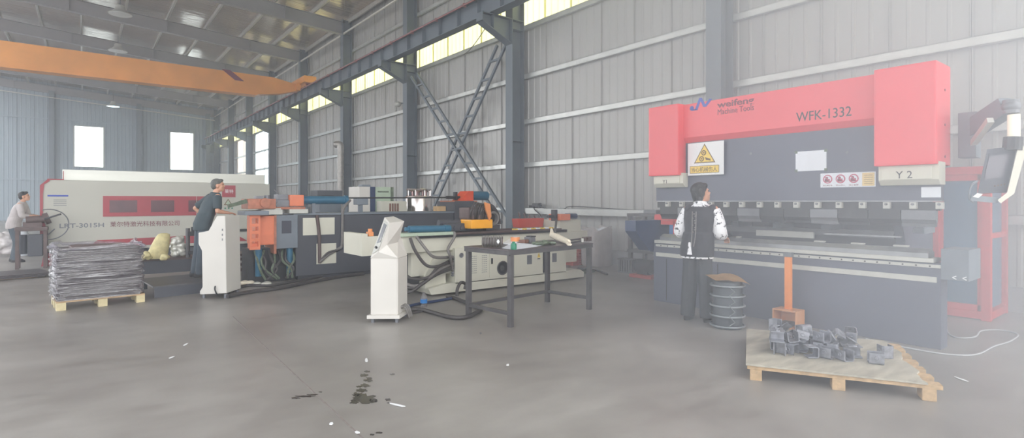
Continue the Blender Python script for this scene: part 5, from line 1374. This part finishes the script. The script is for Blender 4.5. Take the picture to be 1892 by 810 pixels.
mb = MB(); mb.prismv([pq[0] - V((0, 0, .17)) + V((.02, .02, 0)), pq[1] - V((0, 0, .17)) + V((-.02, .02, 0)), pq[1] - V((0, 0, .02)) + V((-.02, .02, 0)), pq[0] - V((0, 0, .02)) + V((.02, .02, 0))], (.0, .03, 0)); mb.build('kick_plate', M['charcoal'], pf)
for p in (pq[0] + V((.02, .06, 0)), pq[1] + V((-.08, .06, 0)), pq[2] + V((-.08, -.08, 0)), pq[3] + V((.06, -.06, 0))):
    mb = MB(); mb.box(p.x, p.x + .05, p.y, p.y + .05, 0, pz - .02); mb.build('leg', M['charcoal'], pf)

def lumpy(c, sx, sy, sz, n, r, vox=.012):
    mb = MB()
    for k in range(n):
        a = V((random.uniform(-1, 1) * sx, random.uniform(-1, 1) * sy, random.uniform(0, 1) * sz))
        f = 1 - .45 * a.z / max(sz, .01); mb.sphere(V(c) + V((a.x * f, a.y * f, a.z + r * .6)), (r, r, r * .8), 8, 6)
    return mb
random.seed(21)
zr = .4
def R(x, y): return G(x, y, zr)
c = R(293, 478); mb = MB()
mb.loft([[c + V((.15 * s * math.cos(2 * PI * k / 20) + dx, .1 * s * math.sin(2 * PI * k / 20), z)) for k in range(20)] for z, s, dx in ((0, 1, -.02), (.1, 1.05, -.01), (.25, .9, .03), (.36, .75, .06), (.42, .6, .08), (.44, .3, .08))])
o = mb.build('sack', M['straw'], smooth=True); tag(o, 'upright straw yellow sack slumped on the low dark rack', 'sack')
c = R(328, 476); o = lumpy(c + V((0, 0, .012)), .1, .1, .3, 46, .06).build('foil_bag', M['silver'], remesh=.012, sm_iter=2); tag(o, 'crumpled silver plastic bag beside the yellow sack on the low rack', 'bag')
c = R(270, 481); o = lumpy(c, .07, .05, .12, 14, .04).build('yellow_rag', M['straw'], remesh=.012, sm_iter=2); tag(o, 'small yellow rag heap at the left end of the low rack', 'rag')
c = R(306, 481); o = lumpy(c, .07, .05, .05, 12, .04).build('yellow_rag', M['straw'], remesh=.012, sm_iter=2); tag(o, 'small yellow rag lying in front of the silver bag on the low rack', 'rag')
c = R(347, 476)
t = thing('vise_stand', 'dark post with a vise jaw standing on the low rack behind the operator', 'vise', c)
mb = MB(); mb.cyl(c, c + V((0, 0, .52)), .035, n=12); mb.build('post', M['table_steel'], t)
mb = MB(); mb.cbox(c + V((.17, 0, .42)), (.36, .08, .08), .01); mb.cbox(c + V((.1, 0, .49)), (.1, .08, .1), .01); mb.cbox(c + V((.14, .0, .08)), (.3, .1, .06), .008); mb.build('jaw', M['black'], t)

# ------------------------------------------------------------------ second white console (left)
d2 = 7.9
A2 = lambda x, y: at(x, y, d2)
prof = [(373, 548), (418.5, 546), (416, 403), (401, 403), (386, 431), (366.5, 434), (366.5, 455), (374, 467), (375, 535), (369, 542), (369, 548)]
pp = [A2(x, y) for x, y in prof]; zmin = min(p.z for p in pp); 
for p in pp: p.z = max(.06, p.z - zmin + .06)
k2 = thing('control_console', 'narrow white pedestal console with a sloping top, beside the operator in teal', 'console', A2(395, 548) + a2 * .2)
k2.location.z = 0
mb = MB(); mb.prismv(pp, a2 * .42); bmesh.ops.bevel(mb.bm, geom=mb.bm.edges[:], offset=.006, segments=1, affect='EDGES'); mb.build('pedestal', M['white_paint'], k2)
for (x, dd) in ((374, .04), (414, .04), (374, .38), (414, .38)):
    p = A2(x, 549) + a2 * dd; mb = MB(); mb.cyl((p.x, p.y, 0), (p.x, p.y, .061), .022, n=10); mb.build('levelling_foot', M['mid_grey'], k2)
mb = MB(); mb.tube([A2(398, 529) - a2 * .005, A2(399, 534) - a2 * .03, A2(401, 540) - a2 * .03, A2(402, 546) - a2 * .005], .01, 6); mb.build('cord', M['black'], k2, True)
mb = MB()
s0, s1 = A2(401, 403), A2(386, 431); dz_ = pp[3].z - s0.z
for f0, f1 in ((.1, .9),):
    mb.prismv([s0 + (s1 - s0) * f0 + a2 * .05 + V((0, 0, dz_ + .002)), s0 + (s1 - s0) * f1 + a2 * .05 + V((0, 0, dz_ + .002)), s0 + (s1 - s0) * f1 + a2 * .37 + V((0, 0, dz_ + .002)), s0 + (s1 - s0) * f0 + a2 * .37 + V((0, 0, dz_ + .002))], V((-.003, 0, .003)))
mb.build('operator_panel', M['screen'], k2)
mb = MB()
for k in range(3): p = A2(411, 425 + k * 9) - a2 * .004; mb.cbox(p, (.012, .004, .03))
mb.build('side_label', M['mid_grey'], k2)

# ------------------------------------------------------------------ left edge clutter by the worker
wc = G(66, 495)
t = thing('welding_bench', 'dark brown cluttered welding stand beside the worker at the left edge', 'bench', wc)
mb = MB(); mb.box(wc.x - .32, wc.x + .2, wc.y - .2, wc.y + .2, .78, .86, .01); mb.build('bench_top', M['dk_brown'], t)
for x in (-.28, .16):
    for y in (-.16, .16): mb = MB(); mb.box(wc.x + x - .03, wc.x + x + .03, wc.y + y - .03, wc.y + y + .03, 0, .78); mb.build('leg', M['dk_brown'], t)
mb = MB(); mb.box(wc.x - .12, wc.x + .12, wc.y - .15, wc.y + .15, .25, .7, .02); mb.cyl((wc.x - .2, wc.y, .3), (wc.x - .2, wc.y, .7), .07, n=14); mb.build('welding_unit', M['charcoal'], t)
mb = MB(); mb.cyl((wc.x - .15, wc.y - .05, 1.0), (wc.x + .14, wc.y - .05, 1.02), .08, n=16); mb.cyl((wc.x + .14, wc.y - .05, 1.02), (wc.x + .22, wc.y - .05, 1.05), .12, n=16); mb.box(wc.x - .2, wc.x + .1, wc.y - .1, wc.y + .1, .86, .96); mb.build('clamped_part', M['dk_brown'], t, True)
wb0, wb1 = at(83, 405, wc.dot(V((S_, C_, 0))) - .1), at(112, 396, wc.dot(V((S_, C_, 0))) - .1)
t = thing('cable_loop', 'thin dark cable loop hanging in front of the laser machine left of its lettering', 'cable', (PY(92, 415, 15.2).x, 15.2, 0))
c = PY(90, 415, 15.2); mb = MB()
mb.tube([c + V((.33 * math.cos(a), .0, .32 * math.sin(a))) for a in [1.9 - 2 * PI * k / 22 * .62 for k in range(22)]] + [V((wc.x + .3, wc.y + .1, .8))], .012, 6); mb.build('loop', M['mid_grey'], t, True)
mb = MB(); mb.beam(wb0, wb1, .03, .03); mb.build('torch_bar', M['black'], t)
p = G(4, 474); mb = lumpy(p, .18, .15, .5, 30, .1, .03); o = mb.build('pale_bag', M['bag_white'], remesh=.02, sm_iter=4); tag(o, 'pale bag on the floor behind the worker at the left edge', 'bag')
p = G(27, 476) + V((.1, .5, 0)); t = thing('gas_bottle', 'pale blue white cylinder behind the legs of the worker at the left edge', 'gas bottle', p)
mb = MB(); mb.lathe([(.01, 0), (.14, 0), (.14, .55), (.1, .64), (.04, .68), (.01, .68)], p, 20); mb.build('shell', M['paper'], t, True)
mb = MB(); mb.cyl(p + V((0, 0, .67)), p + V((0, 0, .75)), .03, n=10); mb.build('valve', M['mid_grey'], t, True)
p = G(45, 512)
t = thing('low_sheet_stack', 'low stack of dark sheets on the floor in front of the worker', 'sheet stack', p)
mb = MB()
for k in range(3): mb.cbox(p + V((-.5 + k * .03, .0, .03 + k * .022)), (1.5, .9, .018), .002, Euler((0, 0, .15 + k * .04)))
mb.build('sheets', M['sheet_dk'], t)
mb = MB(); mb.cbox(p + V((-.5, -.3, .01)), (1.4, .1, .02), .002, Euler((0, 0, .15))); mb.cbox(p + V((-.5, .3, .01)), (1.4, .1, .02), .002, Euler((0, 0, .15))); mb.build('bearer', M['wood_lt'], t)

# ------------------------------------------------------------------ people
def limb(mb, pts, rad, n=12):
    pts = [V(p) for p in pts]
    mb.tube(pts, rad, n, smooth=len(pts) > 2)
    for p, r in ((pts[0], rad[0]), (pts[-1], rad[-1])): mb.sphere(p, r * .98, 12, 8)
def hand(mb, wr, d, side, up=(0, 0, 1), s=1., curl=.5):
    """palm and five separate curled fingers; side = +1 right hand, -1 left"""
    wr, d = V(wr), V(d).normalized(); u = V(up); x = d.cross(u).normalized(); u = x.cross(d)
    m = Matrix((x, d, u)).transposed().to_4x4(); m.translation = wr
    mb.sphere(m @ V((0, .045 * s, 0)), 1, 12, 8, (m.to_3x3().to_4x4()) @ Matrix.Diagonal((.04 * s, .055 * s, .017 * s, 1)))
    for i, (fxx, ln) in enumerate(((-.03, .062), (-.01, .072), (.011, .068), (.03, .052))):
        fxx *= side; p0 = V((fxx, .085, 0)) * s; p1 = p0 + V((0, ln * .45, -.012 * curl)) * s; p2 = p1 + V((0, ln * .3, -.03 * curl)) * s; p3 = p2 + V((0, ln * .12, -.035 * curl)) * s
        mb.tube([m @ V((fxx * s * .8, .05 * s, 0)), m @ p0, m @ p1, m @ p2, m @ p3], [.0095 * s, .0095 * s, .009 * s, .008 * s, .007 * s], 7, smooth=False)
    q0 = V((-.032 * side, .02, 0)) * s
    mb.tube([m @ q0, m @ (q0 + V((-.03 * side, .025, -.008)) * s), m @ (q0 + V((-.038 * side, .06, -.018)) * s)], [.013 * s, .011 * s, .009 * s], 7, smooth=False)

def person(label, loc, rz, H, J, top, low, hair, shoes, style, yaw=0., pitch=0.):
    s = H / 1.7; t = thing('person', label, 'person', loc, None, None, rz)
    S = lambda p: V(p) * s
    fem = style == 'woman'; sw = .17 if fem else .195
    hipw = .085
    ly = J['lean']; pel = V((0, J.get('pel', 0), .92)); ch = V((J.get('cx', 0), pel.y + ly * .6, 1.27)); nk = V((J.get('cx', 0) * 1.2, pel.y + ly, 1.44)); hc = V((J.get('cx', 0) * 1.2, pel.y + ly * 1.18 + .015, 1.585))
    wa = (pel + ch) / 2
    def torso(mb, k, z0, z1, flare=0.):
        ks = [(pel.x, pel.y - .01, .8, .16, .115), (pel.x, pel.y, .92, .165, .12), (wa.x, wa.y, wa.z, .135 if fem else .155, .1 if fem else .115), (ch.x, ch.y, 1.25, .16 if fem else .18, .115 if fem else .125), (ch.x, (ch.y + nk.y) / 2, 1.36, sw * .98, .105), (nk.x, nk.y, 1.42, sw * .7, .08), (nk.x, nk.y, 1.455, .075, .065)]
        out = []
        for c0, c1, z, rx, ry in ks:
            if z < z0 or z > z1: continue
            f = flare * max(0, (1.1 - z)) 
            out.append((c0 * s, c1 * s, z * s, (rx * k + f) * s, (ry * k + f) * s))
        mb.ell(out, 20)
    shl, shr = V((nk.x - sw, nk.y * .95, 1.385)), V((nk.x + sw, nk.y * .95, 1.385))
    hands = {}
    mb = MB(); torso(mb, .93, 0, 2)
    mb.tube([S(nk - V((0, 0, .03))), S(hc - V((0, .02, .07)))], [.056 * s, .05 * s], 12, smooth=False)
    # head with face
    Rh = Matrix.Rotation(yaw, 4, 'Z') @ Matrix.Rotation(-pitch, 4, 'X')
    def hd_(p, r): mb.sphere(S(hc) + (Rh @ (V(p) * s)), tuple(q * s for q in r) if isinstance(r, tuple) else r * s, 14, 10, Rh)
    hd_((0, -.012, .02), (.075, .096, .1)); hd_((0, .028, -.045), (.058, .062, .068)); hd_((0, .052, -.09), (.03, .03, .026))
    hd_((0, .092, -.02), (.014, .022, .014)); hd_((0, .082, .002), (.01, .014, .03)); hd_((0, .078, .03), (.05, .014, .012)); hd_((0, .083, -.056), (.024, .011, .008)); hd_((0, .082, -.07), (.02, .01, .007))
    for sx in (-1, 1): hd_((sx * .075, -.008, -.01), (.012, .022, .034)); hd_((sx * .042, .06, -.03), (.024, .022, .022))
    # arms
    for sd, sh, el, wr in ((-1, shl, J['el'], J['wl']), (1, shr, J['er'], J['wr'])):
        el, wr = V(el), V(wr)
        limb(mb, [S(sh), S((sh + el) / 2), S(el)], [.05 * s, .043 * s, .037 * s]); limb(mb, [S(el), S(el * .6 + wr * .4), S(wr)], [.037 * s, .036 * s, .025 * s])
        hand(mb, S(wr), (wr - el), sd, up=J.get('up', (0, 0, 1)), s=s, curl=J.get('curl', .6))
    # legs
    for sd, kn, an in ((-1, J['kl'], J['al']), (1, J['kr'], J['ar'])):
        hp = pel + V((sd * hipw, 0, -.02)); kn, an = V(kn), V(an)
        limb(mb, [S(hp), S((hp + kn) / 2), S(kn)], [.088 * s, .072 * s, .052 * s]); limb(mb, [S(kn), S(kn * .65 + an * .35), S(an)], [.05 * s, .052 * s, .034 * s])
        limb(mb, [S(an - V((0, .03, .03))), S(an + V((0, .08, -.045)))], [.034 * s, .03 * s])
    mb.build('body', M['skin'], t, local=True, remesh=.0075 * s, sm_iter=3)
    # eyes
    mb = MB()
    for sx in (-1, 1): mb.sphere(S(hc) + (Rh @ (V((sx * .03, .077, .012)) * s)), .0085 * s, 10, 8)
    mb.build('eyes', M['ink'], t, True, local=True)
    # trousers
    mb = MB(); mb.ell([(pel.x, pel.y * s, .8 * s, .17 * s, .125 * s), (pel.x, pel.y * s, .9 * s, .176 * s, .132 * s), (wa.x * .5, (pel.y * .6 + wa.y * .4) * s, 1.0 * s, .158 * s, .122 * s)], 20)
    wl_ = J.get('wide', 1.)
    for sd, kn, an in ((-1, J['kl'], J['al']), (1, J['kr'], J['ar'])):
        hp = pel + V((sd * hipw, 0, -.03)); kn, an = V(kn), V(an)
        mb.tube([S(hp), S((hp + kn) / 2), S(kn), S((kn + an) / 2), S(an - V((0, 0, .035)))], [.1 * s, .088 * s, .074 * s * wl_, .07 * s * wl_, .066 * s * wl_], 14)
    mb.build('trousers', low, t, local=True, remesh=.009 * s, sm_iter=4)
    # shoes
    for sd, an in ((-1, J['al']), (1, J['ar'])):
        an = V(an); mb = MB(); z = an.z - .08
        mb.loft([[S(an + V((rx * math.cos(a), cy + ry * math.sin(a), zz - an.z + z))) for a in [2 * PI * q / 16 for q in range(16)]] for cy, rx, ry, zz in ((.05, .045, .13, 0), (.05, .049, .135, .02), (.045, .046, .125, .05), (.01, .042, .08, .085), (-.005, .04, .05, .12))])
        mb.build('shoe', shoes, t, True, local=True)
    # upper garments
    if fem:
        mb = MB(); torso(mb, 1.1, .79, 1.47, .02); hem = S((pel.x, pel.y, .78))
        mb.ell([(pel.x, pel.y * s, .775 * s, .2 * s, .155 * s), (pel.x, pel.y * s, .9 * s, .19 * s, .145 * s)], 20)
        for sd, sh, el in ((-1, shl, J['el']), (1, shr, J['er'])):
            el = V(el); wr = V(J['wl'] if sd < 0 else J['wr']); e2_ = el * .45 + wr * .55
            mb.tube([S(sh), S((sh + el) / 2 + V((sd * .012, 0, 0))), S(el), S(e2_)], [.066 * s, .078 * s, .085 * s, .062 * s], 12)
        mb.tube([S(nk + V((0, -.01, .0))), S(nk + V((0, -.005, .045)))], [.085 * s, .075 * s], 14, smooth=False)
        mb.build('blouse', top[0], t, local=True, remesh=.009 * s, sm_iter=3)
        mb = MB(); torso(mb, 1.26, .8, 1.43, .02)
        mb.ell([(pel.x, pel.y * s, .835 * s, .2 * s, .16 * s), (pel.x, pel.y * s, .9 * s, .21 * s, .165 * s), (wa.x, wa.y * s, wa.z * s, .19 * s, .15 * s)], 20)
        for sd, sh in ((-1, shl), (1, shr)): mb.sphere(S(sh + V((-sd * .02, 0, -.01))), (.06 * s, .085 * s, .075 * s), 12, 8)
        v = mb.build('vest', top[1], t, local=True, remesh=.01 * s, sm_iter=4)
        mb = MB(); yb = -.155
        for dx in (-.012, .035): mb.tube([S((dx, ch.y + yb + .0, 1.36)), S((dx, ch.y - .163, 1.2)), S((dx * .9, wa.y - .158, 1.05)), S((dx * .6, pel.y - .17, .93))], .006 * s, 6)
        for k in range(12): mb.sphere(S((.012 + .02 * math.sin(k * 2.2), ch.y - .158 - .003 * (k < 6), 1.33 - k * .028)), (.012 * s, .006 * s, .009 * s), 8, 6)
        mb.build('back_trim', M['hose_gry'], v, True, local=True)
        mb = MB(); mb.prismv([S((-.06, pel.y - .172, .83)), S((.0, pel.y - .178, .83)), S((-.02, pel.y - .178, .98)), S((-.04, pel.y - .176, .98))], (0, .02, 0)); mb.build('hem_vent', top[0], v, local=True)
    else:
        mb = MB(); torso(mb, 1.12, .79, 1.46, .015)
        mb.ell([(pel.x, pel.y * s, .82 * s, .19 * s, .145 * s), (pel.x, pel.y * s, .92 * s, .19 * s, .145 * s), (wa.x, wa.y * s, wa.z * s, .18 * s, .14 * s)], 20)
        for sd, sh, el in ((-1, shl, J['el']), (1, shr, J['er'])):
            el = V(el); f = J.get('sleeve', .75); wr = V(J['wl'] if sd < 0 else J['wr'])
            pts = [S(sh - V((sd * .02, 0, 0))), S((sh + el) / 2), S(sh + (el - sh) * min(1, f))]
            rad = [.075 * s, .07 * s, .068 * s]
            if f > 1: pts.append(S(el + (wr - el) * (f - 1))); rad.append(.045 * s)
            mb.tube(pts, rad, 12)
        mb.tube([S(nk + V((0, -.005, -.01))), S(nk + V((0, 0, .02)))], [.085 * s, .07 * s], 14, smooth=False)
        mb.build('shirt', top[0], t, local=True, remesh=.009 * s, sm_iter=4)
    # hair
    mb = MB()
    def hr(p, r): mb.sphere(S(hc) + (Rh @ (V(p) * s)), tuple(q * s for q in r), 14, 10, Rh)
    if fem:
        hr((0, -.025, .05), (.09, .1, .085)); hr((0, -.055, .0), (.088, .075, .1)); hr((-.03, -.06, -.045), (.07, .055, .07)); hr((.03, -.06, -.045), (.06, .05, .065)); hr((0, .045, .085), (.065, .05, .04)); hr((-.075, -.02, -.02), (.03, .06, .07)); hr((.07, -.035, .02), (.035, .055, .07)); hr((0, -.07, .06), (.08, .06, .07)); hr((-.06, -.06, -.03), (.05, .05, .07)); hr((.0, -.02, .1), (.07, .08, .05))
        for k in range(16): a = k * .7; hr((.06 * math.cos(a), -.06 + .02 * math.sin(k), .0 + .08 * math.sin(a)), (.03, .03, .04))
    else:
        hr((0, -.022, .045), (.083, .098, .082)); hr((0, -.06, .0), (.078, .06, .075)); hr((0, .045, .085), (.06, .045, .03))
    mb.build('hair', hair, t, local=True, remesh=.008 * s, sm_iter=2)
    return t

wp = G(1288, 592)
person('woman in a black vest over a white patterned blouse, standing at the press brake', (wp.x, wp.y, 0), -PI / 2 + .22, 1.6,
       dict(lean=.05, el=(-.235, .05, 1.1), wl=(-.2, .28, 1.04), er=(.26, .07, 1.1), wr=(.24, .3, 1.03), kl=(-.1, .01, .48), kr=(.11, .01, .48), al=(-.115, -.02, .08), ar=(.13, -.01, .08), wide=1.32, cx=.025),
       (M['blouse'], M['vest']), M['trousers'], M['hair'], M['shoe'], 'woman', yaw=-.85, pitch=-.25)
mp_ = G(357, 512, .17)
person('operator in a dark teal T-shirt standing on the step platform behind a white console', (mp_.x + .06, mp_.y, .17), math.atan2(.1, .99) - PI / 2, 1.6,
       dict(lean=.2, pel=.08, el=(-.4, .06, 1.18), wl=(-.34, .2, 1.03), er=(.28, .24, 1.13), wr=(.22, .44, 1.1), kl=(-.1, .04, .48), kr=(.09, .05, .48), al=(-.1, -.02, .08), ar=(.1, -.0, .08), sleeve=.85),
       (M['teal_shirt'],), M['trouser_blue'], M['hair_gry'], M['shoe'], 'man', yaw=-.35, pitch=-.1)
kp = G(27, 484)
person('worker in a grey-white shirt bending over the welding stand at the left edge', (kp.x, kp.y, 0), math.atan2(-.15, .99) - PI / 2, 1.62,
       dict(lean=.16, pel=-.02, el=(-.26, .2, 1.12), wl=(-.15, .42, 1.1), er=(.26, .2, 1.12), wr=(.15, .42, 1.1), kl=(-.11, .02, .48), kr=(.12, .06, .48), al=(-.15, -.06, .08), ar=(.15, .05, .08), sleeve=1.5),
       (M['white_shirt'],), M['trouser_blue'], M['hair'], M['shoe'], 'man', yaw=0, pitch=-.2)

# ------------------------------------------------------------------ small marks and litter on the floor
random.seed(17)
mb = MB()
def blot(cx_, cy_, rx_, ry_, n=22, j=.35):
    pts = []
    for k in range(n):
        a = 2 * PI * k / n; f = 1 + random.uniform(-j, j)
        p = G(cx_ + rx_ * f * math.cos(a), cy_ + ry_ * f * math.sin(a), .001); pts.append(p)
    mb.bm.faces.new([mb.bm.verts.new(p) for p in pts])
for a in ((672, 738, 22, 8), (662, 730, 9, 4), (668, 722, 10, 3), (675, 713, 9, 3), (681, 703, 8, 2.6), (672, 694, 8, 2.4), (678, 687, 5, 1.6), (664, 715, 5, 1.6), (690, 741, 8, 4), (655, 744, 8, 3), (682, 699, 5, 1.4), (725, 692, 4, 1.2), (716, 739, 5, 2), (719, 745, 3, 1.2), (700, 800, 6, 1.6), (688, 804, 4, 1.4)): blot(*a)
for a in ((563, 733, 16, 1.6), (546, 736, 9, 1.4), (578, 730, 10, 1.0), (592, 725, 3, .8)): blot(*a, 14, .3)
ex_ = bmesh.ops.extrude_face_region(mb.bm, geom=mb.bm.faces[:]); bmesh.ops.translate(mb.bm, verts=[v for v in ex_['geom'] if isinstance(v, bmesh.types.BMVert)], vec=(0, 0, .0012))
o = mb.build('oil_stain', M['stain']); tag(o, 'dark wet oil blotches trailing over the middle of the concrete floor', 'stain', None, 'stuff')
for (x, y, rot, ln, lb) in ((677, 667, .5, .09, 'white paper scrap on the floor just above the oil blotches'), (733, 750, 1.3, .1, 'white paper strip on the floor right of the oil blotches'), (317, 662, .2, .05, 'tiny white scrap on the floor at the left'),
                            (343, 638, .4, .07, 'thin pale wire curl on the floor at the left, beyond the tiny white scrap'), (938, 676, .1, .04, 'tiny white scrap on the floor below the work table'), (888, 617, .3, .06, 'grey scrap on the floor near the front leg of the table'),
                            (1775, 702, .3, .09, 'pale paper scrap on the floor right of the pallet'), (612, 785, .4, .03, 'tiny white chip on the floor near the bottom edge, left of the oil trail'), (660, 801, .9, .03, 'tiny white chip on the floor at the end of the floor joint')):
    ln *= .7; p = G(x, y); mb = MB(); mm = Matrix.Translation(p + V((0, 0, .004))) @ Matrix.Rotation(rot + TH, 4, 'Z')
    pts = [(-ln, -.008, 0), (-ln * .3, -.013, .004), (ln, -.005, .0), (ln * .8, .008, .003), (0, .012, .0), (-ln * .8, .008, .004)]
    mb.prismv([mm @ V((a, b, 0)) for a, b, c in pts], (0, 0, .003)); tag(mb.build('paper_scrap', M['white'] if 'grey' not in lb else M['mid_grey']), lb, 'scrap')

# ------------------------------------------------------------------ light
w = bpy.data.worlds.new('sky'); scene.world = w; w.use_nodes = True
wt = w.node_tree; bg = wt.nodes['Background']; bg.inputs[0].default_value = (.94, .97, 1.0, 1)
wg = wt.nodes.new('ShaderNodeTexCoord'); wd_ = wt.nodes.new('ShaderNodeVectorMath'); wd_.operation = 'DOT_PRODUCT'
wd_.inputs[1].default_value = V((.4, -.88, .25)).normalized(); wt.links.new(wg.outputs['Generated'], wd_.inputs[0])
wr_ = wt.nodes.new('ShaderNodeMapRange'); wr_.interpolation_type = 'SMOOTHSTEP'
wr_.inputs['From Min'].default_value = .1; wr_.inputs['From Max'].default_value = 1.0; wr_.inputs['To Min'].default_value = SKY; wr_.inputs['To Max'].default_value = SKY * 2.3
wt.links.new(wd_.outputs['Value'], wr_.inputs['Value']); wb_ = wt.nodes.new('ShaderNodeVectorMath'); wb_.operation = 'DOT_PRODUCT'; wb_.inputs[1].default_value = V((0, .97, .15)).normalized(); wt.links.new(wg.outputs['Generated'], wb_.inputs[0])
wq_ = wt.nodes.new('ShaderNodeMapRange'); wq_.interpolation_type = 'SMOOTHSTEP'
wq_.inputs['From Min'].default_value = .6; wq_.inputs['From Max'].default_value = 1.0; wq_.inputs['To Min'].default_value = 0; wq_.inputs['To Max'].default_value = SKY * 3
wt.links.new(wb_.outputs['Value'], wq_.inputs['Value'])
ws_ = wt.nodes.new('ShaderNodeMath'); ws_.operation = 'ADD'; wt.links.new(wr_.outputs[0], ws_.inputs[0]); wt.links.new(wq_.outputs[0], ws_.inputs[1]); wt.links.new(ws_.outputs[0], bg.inputs[1])
scene.view_settings.view_transform = 'Standard'; scene.view_settings.look = 'None'
scene.view_settings.exposure = EXPO; scene.view_settings.gamma = 1
scene.view_settings.use_curve_mapping = False
scene.cycles.use_denoising = True
scene.cycles.max_bounces = 8; scene.cycles.diffuse_bounces = 5; scene.cycles.glossy_bounces = 4; scene.cycles.transparent_max_bounces = 12
scene.cycles.volume_bounces = 2
scene.cycles.sample_clamp_indirect = 4
scene.cycles.caustics_reflective = False; scene.cycles.caustics_refractive = False
# ------------------------------------------------------------------ added haze volume, denser at the right to imitate veiling glare
def haze():
    m = bpy.data.materials.new('glare_haze'); m.use_nodes = True; t = m.node_tree
    t.nodes.remove(t.nodes['Principled BSDF']); o = t.nodes['Material Output']
    v = t.nodes.new('ShaderNodeVolumeScatter'); v.inputs['Color'].default_value = (.87, .915, 1, 1); v.inputs['Anisotropy'].default_value = .0
    g = t.nodes.new('ShaderNodeNewGeometry'); dp_ = t.nodes.new('ShaderNodeVectorMath'); dp_.operation = 'DOT_PRODUCT'
    dp_.inputs[1].default_value = (.8, -.6, 0); t.links.new(g.outputs['Position'], dp_.inputs[0])
    mr = t.nodes.new('ShaderNodeMapRange'); mr.interpolation_type = 'SMOOTHSTEP'
    mr.inputs['From Min'].default_value = -.5; mr.inputs['From Max'].default_value = 6.8; mr.inputs['To Min'].default_value = HZ0; mr.inputs['To Max'].default_value = HZ1
    t.links.new(dp_.outputs['Value'], mr.inputs['Value'])
    sx = t.nodes.new('ShaderNodeSeparateXYZ'); t.links.new(g.outputs['Position'], sx.inputs[0])
    lt = t.nodes.new('ShaderNodeMath'); lt.operation = 'LESS_THAN'; lt.inputs[1].default_value = 9.4; t.links.new(sx.outputs['X'], lt.inputs[0])
    mu = t.nodes.new('ShaderNodeMath'); mu.operation = 'MULTIPLY'; t.links.new(mr.outputs[0], mu.inputs[0]); t.links.new(lt.outputs[0], mu.inputs[1])
    t.links.new(mu.outputs[0], v.inputs['Density']); t.links.new(v.outputs[0], o.inputs['Volume'])
    return m
if HZ1:
    mb = MB(); mb.box(-8.6, 9.6, -3.6, ENDY + .6, -.31, 11.8)
    hz_ = mb.build('haze', haze()); tag(hz_, 'pale haze volume added to the hall air, thickest around the press brake to imitate glare', 'haze', None, 'stuff')
